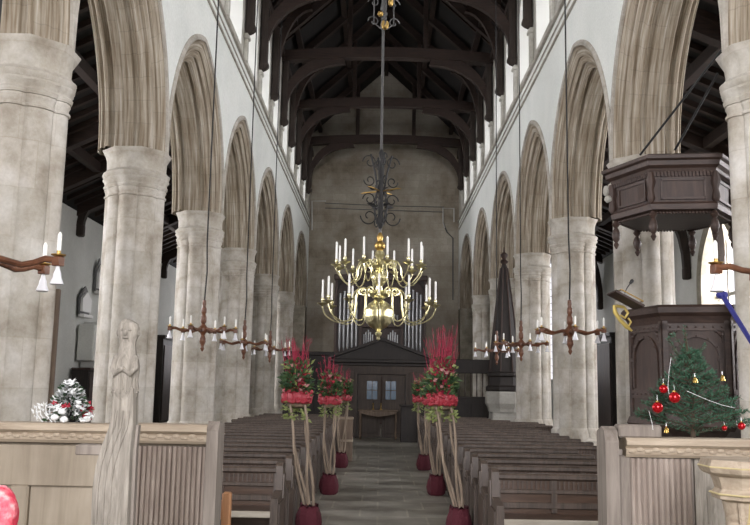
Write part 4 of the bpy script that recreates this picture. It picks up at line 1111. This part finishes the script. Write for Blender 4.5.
for i in range(54):
    t = (i/54)**1.0; z = H*(.03+.72*t); a = i*2.399; ln = (.31*(1-t)**1.25+.035)
    e = Vector((ln*math.cos(a), ln*math.sin(a)*.55, z+ln*(.25+.5*t)))
    p0 = Vector((0, 0, z)); branch(p0, e, 1.9, .026)
    for s in (-1, 1):
        m_ = p0.lerp(e, .45); sd = Vector((-math.sin(a), math.cos(a)*.6, .1))*s*ln*.38; branch(m_, m_+(e-p0)*.35+sd, 1.9, .024)
        m_ = p0.lerp(e, .7); branch(m_, m_+(e-p0)*.22+sd*.6, 1.9, .022)
branch((-.02, 0, H*.7), (-.028, 0, H), 2, .02)
for (x1, y1), (x0, y0) in (((668, 338), (684, 366)), ((672, 333), (686, 352)), ((706, 344), (692, 362)), ((672, 355), (687, 384)), ((716, 372), (693, 388)), ((700, 372), (690, 388))):
    branch(at(x0, y0, Y=4.67)-TB, at(x1, y1, Y=4.67)-TB, 2.6, .022)
bk.build('branches', 'bark', tr); nd.build('needles', 'needle', tr)
def bauble(px_, py_, rpx, Y, lab):
    q = at(px_, py_, Y=Y); r = rpx*Y/850
    o = thing('red_bauble', 'shiny red glass bauble '+lab, 'bauble', tuple(q), group='red baubles on the small tree')
    MB().ball((0, 0, 0), r, 20).build('ball', 'bauble', o, True)
    MB().lathe([(r*.3, r*.9), (r*.3, r*1.2), (r*.1, r*1.25)], 8).build('cap', 'gold_bell', o)
    MB().tube([(0, 0, r*1.2), (.002, .01, r*2.2)], .0012, 4).build('hanging_thread', 'silver', o)
bauble(663.5, 389, 4.4, 4.50, 'upper left of the tree, smaller one'); bauble(674.5, 397.5, 5.6, 4.44, 'left of centre, largest on the tree'); bauble(657.5, 407.5, 5.5, 4.48, 'at the lower left of the tree')
bauble(741.5, 426, 3.8, 4.50, 'at the right foot of the tree'); bauble(724.5, 428, 2.6, 4.48, 'at the foot of the tree beside the larger right one')
for px_, py_, Y, lab in ((695, 380, 4.5, 'at the centre of the tree'), (722.5, 378, 4.52, 'on the right branch of the tree'), (666.5, 430, 4.5, 'at the left foot of the tree')):
    q = at(px_, py_, Y=Y); o = thing('golden_bell', 'tiny golden bell ornament '+lab, 'ornament', tuple(q), group='golden bells on the small tree')
    MB().lathe([(.016, -.014), (.013, -.006), (.010, .006), (.004, .014), (.002, .018)], 12).build('bell', 'gold_bell', o, True)
    MB().ball((0, 0, -.014), .004, 6).build('clapper', 'gold_bell', o)
    MB().tube([(0, 0, .016), (.002, .01, .035)], .0012, 4).build('hanging_thread', 'silver', o)
def garland(pts, Y, lab):
    P = [at(x, y, Y=Y) for x, y in pts]; o0 = P[0]
    m = MB(); m.tube([p-o0 for p in P], .001, 4)
    for i in range(len(P)-1):
        for k in range(10):
            c = P[i].lerp(P[i+1], k/10)-o0; m.ball(c, .0018, 5)
    o = m.build('tinsel_garland', 'silver'); o.location = o0; tag(o, lab, 'garland')
garland([(687, 391), (696, 395), (708, 400), (722, 405), (735, 408)], 4.47, 'silver tinsel garland draped across the right of the tree')
garland([(671, 358), (669, 372), (668, 386), (669, 394)], 4.46, 'silver bead chain hanging down the left of the tree')
garland([(649, 411), (652, 423), (653, 430)], 4.46, 'short silver strand at the lower left of the tree')

# ------------------------------------------------------------------ white flower arrangement (left screen top)
random.seed(3)
wb = at(68, 424, Y=4.66); WB = Vector((wb.x, 4.66, 1.425))
wt = thing('frosted_flower_arrangement', 'cone of white frosted flowers and greenery on the left screen top', 'flower arrangement', tuple(WB))
g = MB(); wf = MB(); gr = MB(); rd = MB()
hh = at(66, 382, Y=4.66).z-WB.z
for k in range(420):
    t = random.random(); z = hh*t*.96; r = .115*(1-t)**.7*math.sqrt(random.random())+.01; a = random.uniform(0, 2*PI)
    c = Vector((r*math.cos(a), r*math.sin(a), z)); d = Vector((math.cos(a), math.sin(a), random.uniform(-.3, .8))).normalized()*.035
    (g if k % 2 else gr).leaf(c, d, .008)
for k in range(70):
    t = random.random()**1.2; z = hh*t; r = .125*(1-t)**.8+.008; a = random.uniform(0, 2*PI); c = Vector((r*math.cos(a), r*math.sin(a), z+.006))
    rr = random.uniform(.007, .013); wf.ball(c, rr, 8, (1, 1, .7), .15)
    for j in range(6): b_ = random.uniform(0, 2*PI); wf.leaf(c, (.022*math.cos(b_), .022*math.sin(b_), random.uniform(-.01, .02)), .007)
for c in ((.02, -.12, .02), (.11, -.03, .02), (-.03, -.12, .03), (.0, -.1, .06)):
    wf.ball(c, .021, 12, (1, 1, .8), .05)
for x in (-.14, -.11, -.16, -.09):
    wf.tube([(x+.03, -.02, 0), (x, -.03, .04), (x-.01, -.02, .085)], [.003, .003, .002], 4)
    for j in range(10): wf.leaf((x+random.uniform(-.02, .02), -.03, random.uniform(.01, .09)), (random.uniform(-.02, .02), -.01, random.uniform(0, .025)), .006)
for c in ((-.06, -.05, .10), (-.01, -.07, .085), (.015, -.07, .09)):
    rd.ball(c, .012, 8); [rd.leaf(c, (.025*math.cos(j), .0, .02*math.sin(j)), .008) for j in range(5)]
g.build('dark_foliage', 'darkleaf', wt); gr.build('frosted_foliage', 'frostgrey', wt); wf.build('white_blossoms', 'frost', wt); rd.build('red_berries', 'redflower', wt)
rf = MB(); random.seed(9)
q = at(87, 412, Y=4.72)
for k in range(34):
    a = random.uniform(0, 2*PI); rf.leaf((0, random.uniform(-.01, .01), random.uniform(-.02, .03)), (.04*math.cos(a), random.uniform(-.02, .01), .04*math.sin(a)), .012)
rp = thing('red_flower_pot', 'red poinsettia bloom tucked behind the frosted arrangement', 'flower', tuple(q))
rf.build('red_petals', 'redflower', rp); MB().tube([(0, 0, 0), (-.01, .0, -(q.z-1.425))], .005, 6).build('stem', 'darkleaf', rp)

# ------------------------------------------------------------------ left aisle fittings
def wallpt(px_, py_, X=OUTL+.03): return at(px_, py_, X=X)
def tablet(px0, px1, py0, py1, label, frame=True):
    a = wallpt(px0, py1); b = wallpt(px1, py0); o = thing('memorial_tablet', label, 'memorial', ((OUTL+.08), (a.y+b.y)/2, a.z))
    w = (b.y-a.y)/2; h = b.z-a.z
    MB().prism([(-w, 0), (w, 0), (w*1.05, h*.55), (w*.8, h*.62), (0, h*.85), (-w*.8, h*.62), (-w*1.05, h*.55)], 'x', .0, .12).build('white_tablet', 'marble', o)
    MB().prism([(-w*1.15, -.1), (w*1.15, -.1), (w*1.2, h*.65), (0, h*1.1), (-w*1.2, h*.65)], 'x', 0, .05).build('slate_backing', 'tablet_frame', o)
    MB().box(.0, .2, -w*1.1, w*1.1, -.18, -.08, .02).build('ledge', 'marble', o)
tablet(77, 87, 290, 311, 'white marble wall tablet with pointed top, lower one in the left aisle')
tablet(93, 99, 262, 288, 'white and dark wall tablet, higher one beside the second pier')
ni = thing('tomb_recess', 'pale arched tomb recess on the left aisle wall', 'monument', (OUTL+.08, 27.3, -.15))
m = MB(); m.box(0, .5, -1.4, -.95, 2.4, 3.5, .02); m.box(0, .5, .95, 1.4, 2.4, 3.5, .02); c = arch_curve(0, .95, .6, 2.8, 0, 8)
for i in range(len(c)-1): m.prism([c[i], c[i+1], (c[i+1][0], 3.6), (c[i][0], 3.6)], 'x', 0, .5)
m.box(0, .5, -1.0, 1.0, 2.2, 2.42)
m.build('stone_arch', 'aisle_plaster', ni)
MB().ball((.25, 0, 2.65), .3, 12, (1, 1.2, .9)).build('carved_bust', 'stone_pale', ni, True)
cp = thing('panelled_cupboard', 'dark panelled oak cupboard against the left aisle wall', 'cupboard', (OUTL+.08, 27.2, 0))
m = MB(); m.box(0, .5, -1.6, 1.6, 0, 1.98); m.build('body', 'blackoak', cp); MB().box(0, .58, -1.68, 1.68, 1.96, 2.03, .02).build('top', 'darkoak', cp)
for k in range(4):
    for z0, z1 in ((.1, 1.0), (1.08, 1.9)): MB().box(.5, .53, -1.5+k*.77, -.84+k*.77, z0, z1, .015).build('door', 'darkoak', cp)
# dark doors at the far ends of the aisles
def dark_door(side, y0, y1, H, label):
    X0 = OUTL if side < 0 else OUTR
    o = thing('aisle_doorcase', label, 'door case', (X0-side*.08, (y0+y1)/2, 0)); w = (y1-y0)/2; s = -side
    def bx(m, a, b, *r): m.box(min(s*a, s*b), max(s*a, s*b), *r)
    m = MB(); bx(m, 0, .35, -w, w, 0, H); m.build('panelled_case', 'blackoak', o)
    m = MB(); bx(m, 0, .45, -w-.1, w+.1, H, H+.15, .02); m.build('cornice', 'blackoak', o)
    for k in (-1, 1):
        m = MB(); a, b = sorted((k*.08, k*(w-.15))); bx(m, .35, .39, a, b, .1, H-.25, .02); m.build('door_leaf', 'darkoak', o)
dark_door(-1, 34.8, 38.6, 3.4, 'black oak door case far down the left aisle'); dark_door(1, 32.8, 37.6, 3.7, 'black oak door case far down the right aisle')
# slim brown service post by the nearest left pier
q = at(57, 300, Y=10.3)
o = thing('slim_post', 'slim brown vertical post beside the nearest left pier', 'post', (q.x, 10.3, 0)); MB().box(-.035, .035, -.03, .03, 0, 2.75, .01).build('post', 'palebox', o)

# ------------------------------------------------------------------ light
w = bpy.data.worlds.new('overcast_sky'); sc.world = w; w.use_nodes = True
bg = w.node_tree.nodes['Background']; bg.inputs[0].default_value = (.95, .95, 1, 1); bg.inputs[1].default_value = 1.15
def area(loc, direction, sx, sy, power, col=(.985, .975, .975)):
    l = bpy.data.lights.new('daylight', 'AREA'); l.shape = 'RECTANGLE'; l.size = sx; l.size_y = sy; l.energy = power; l.color = col
    o = bpy.data.objects.new('daylight', l); COL.objects.link(o); o.location = loc
    o.rotation_euler = Vector(direction).to_track_quat('-Z', 'Y').to_euler(); return o
area((.1, -10.4, 6.6), (0, 1, -.05), 5.6, 7.6, 4200)
for s in (-1, 1):
    X = (OUTL-1.2) if s < 0 else (OUTR+1.2)
    for y in ((6, 12, 18, 32.3) if s < 0 else (6, 12, 17.8, 23.25)): area((X, y, 4.6), (-s, 0, -.12), 2.4, 3.8, 620)  # lamps outside the aisle windows, most of which are added to bring light
    X0 = (XL-TH-.5) if s < 0 else (XR+TH+.5)
    for i in range(len(POSTS)-1):
        y = (POSTS[i]+POSTS[i+1])/2
        if y > 3: area((X0, y, 11.1), (-s, 0, -.25), 1.2, 2.2, 85)
area((-7.4, YW+1.3, 5), (0, -1, -.1), 2.2, 5.5, 200); area((7.65, YW+1.3, 5.2), (0, -1, -.1), 2.1, 5.5, 200)

sc.view_settings.view_transform = 'Standard'; sc.view_settings.look = 'None'; sc.view_settings.gamma = 1
sc.view_settings.use_curve_mapping = False; sc.view_settings.exposure = .87
sc.cycles.use_denoising = True
sc.cycles.max_bounces = 8; sc.cycles.diffuse_bounces = 5; sc.cycles.transparent_max_bounces = 8
sc.cycles.caustics_reflective = False; sc.cycles.caustics_refractive = False
sc.cycles.sample_clamp_indirect = 6
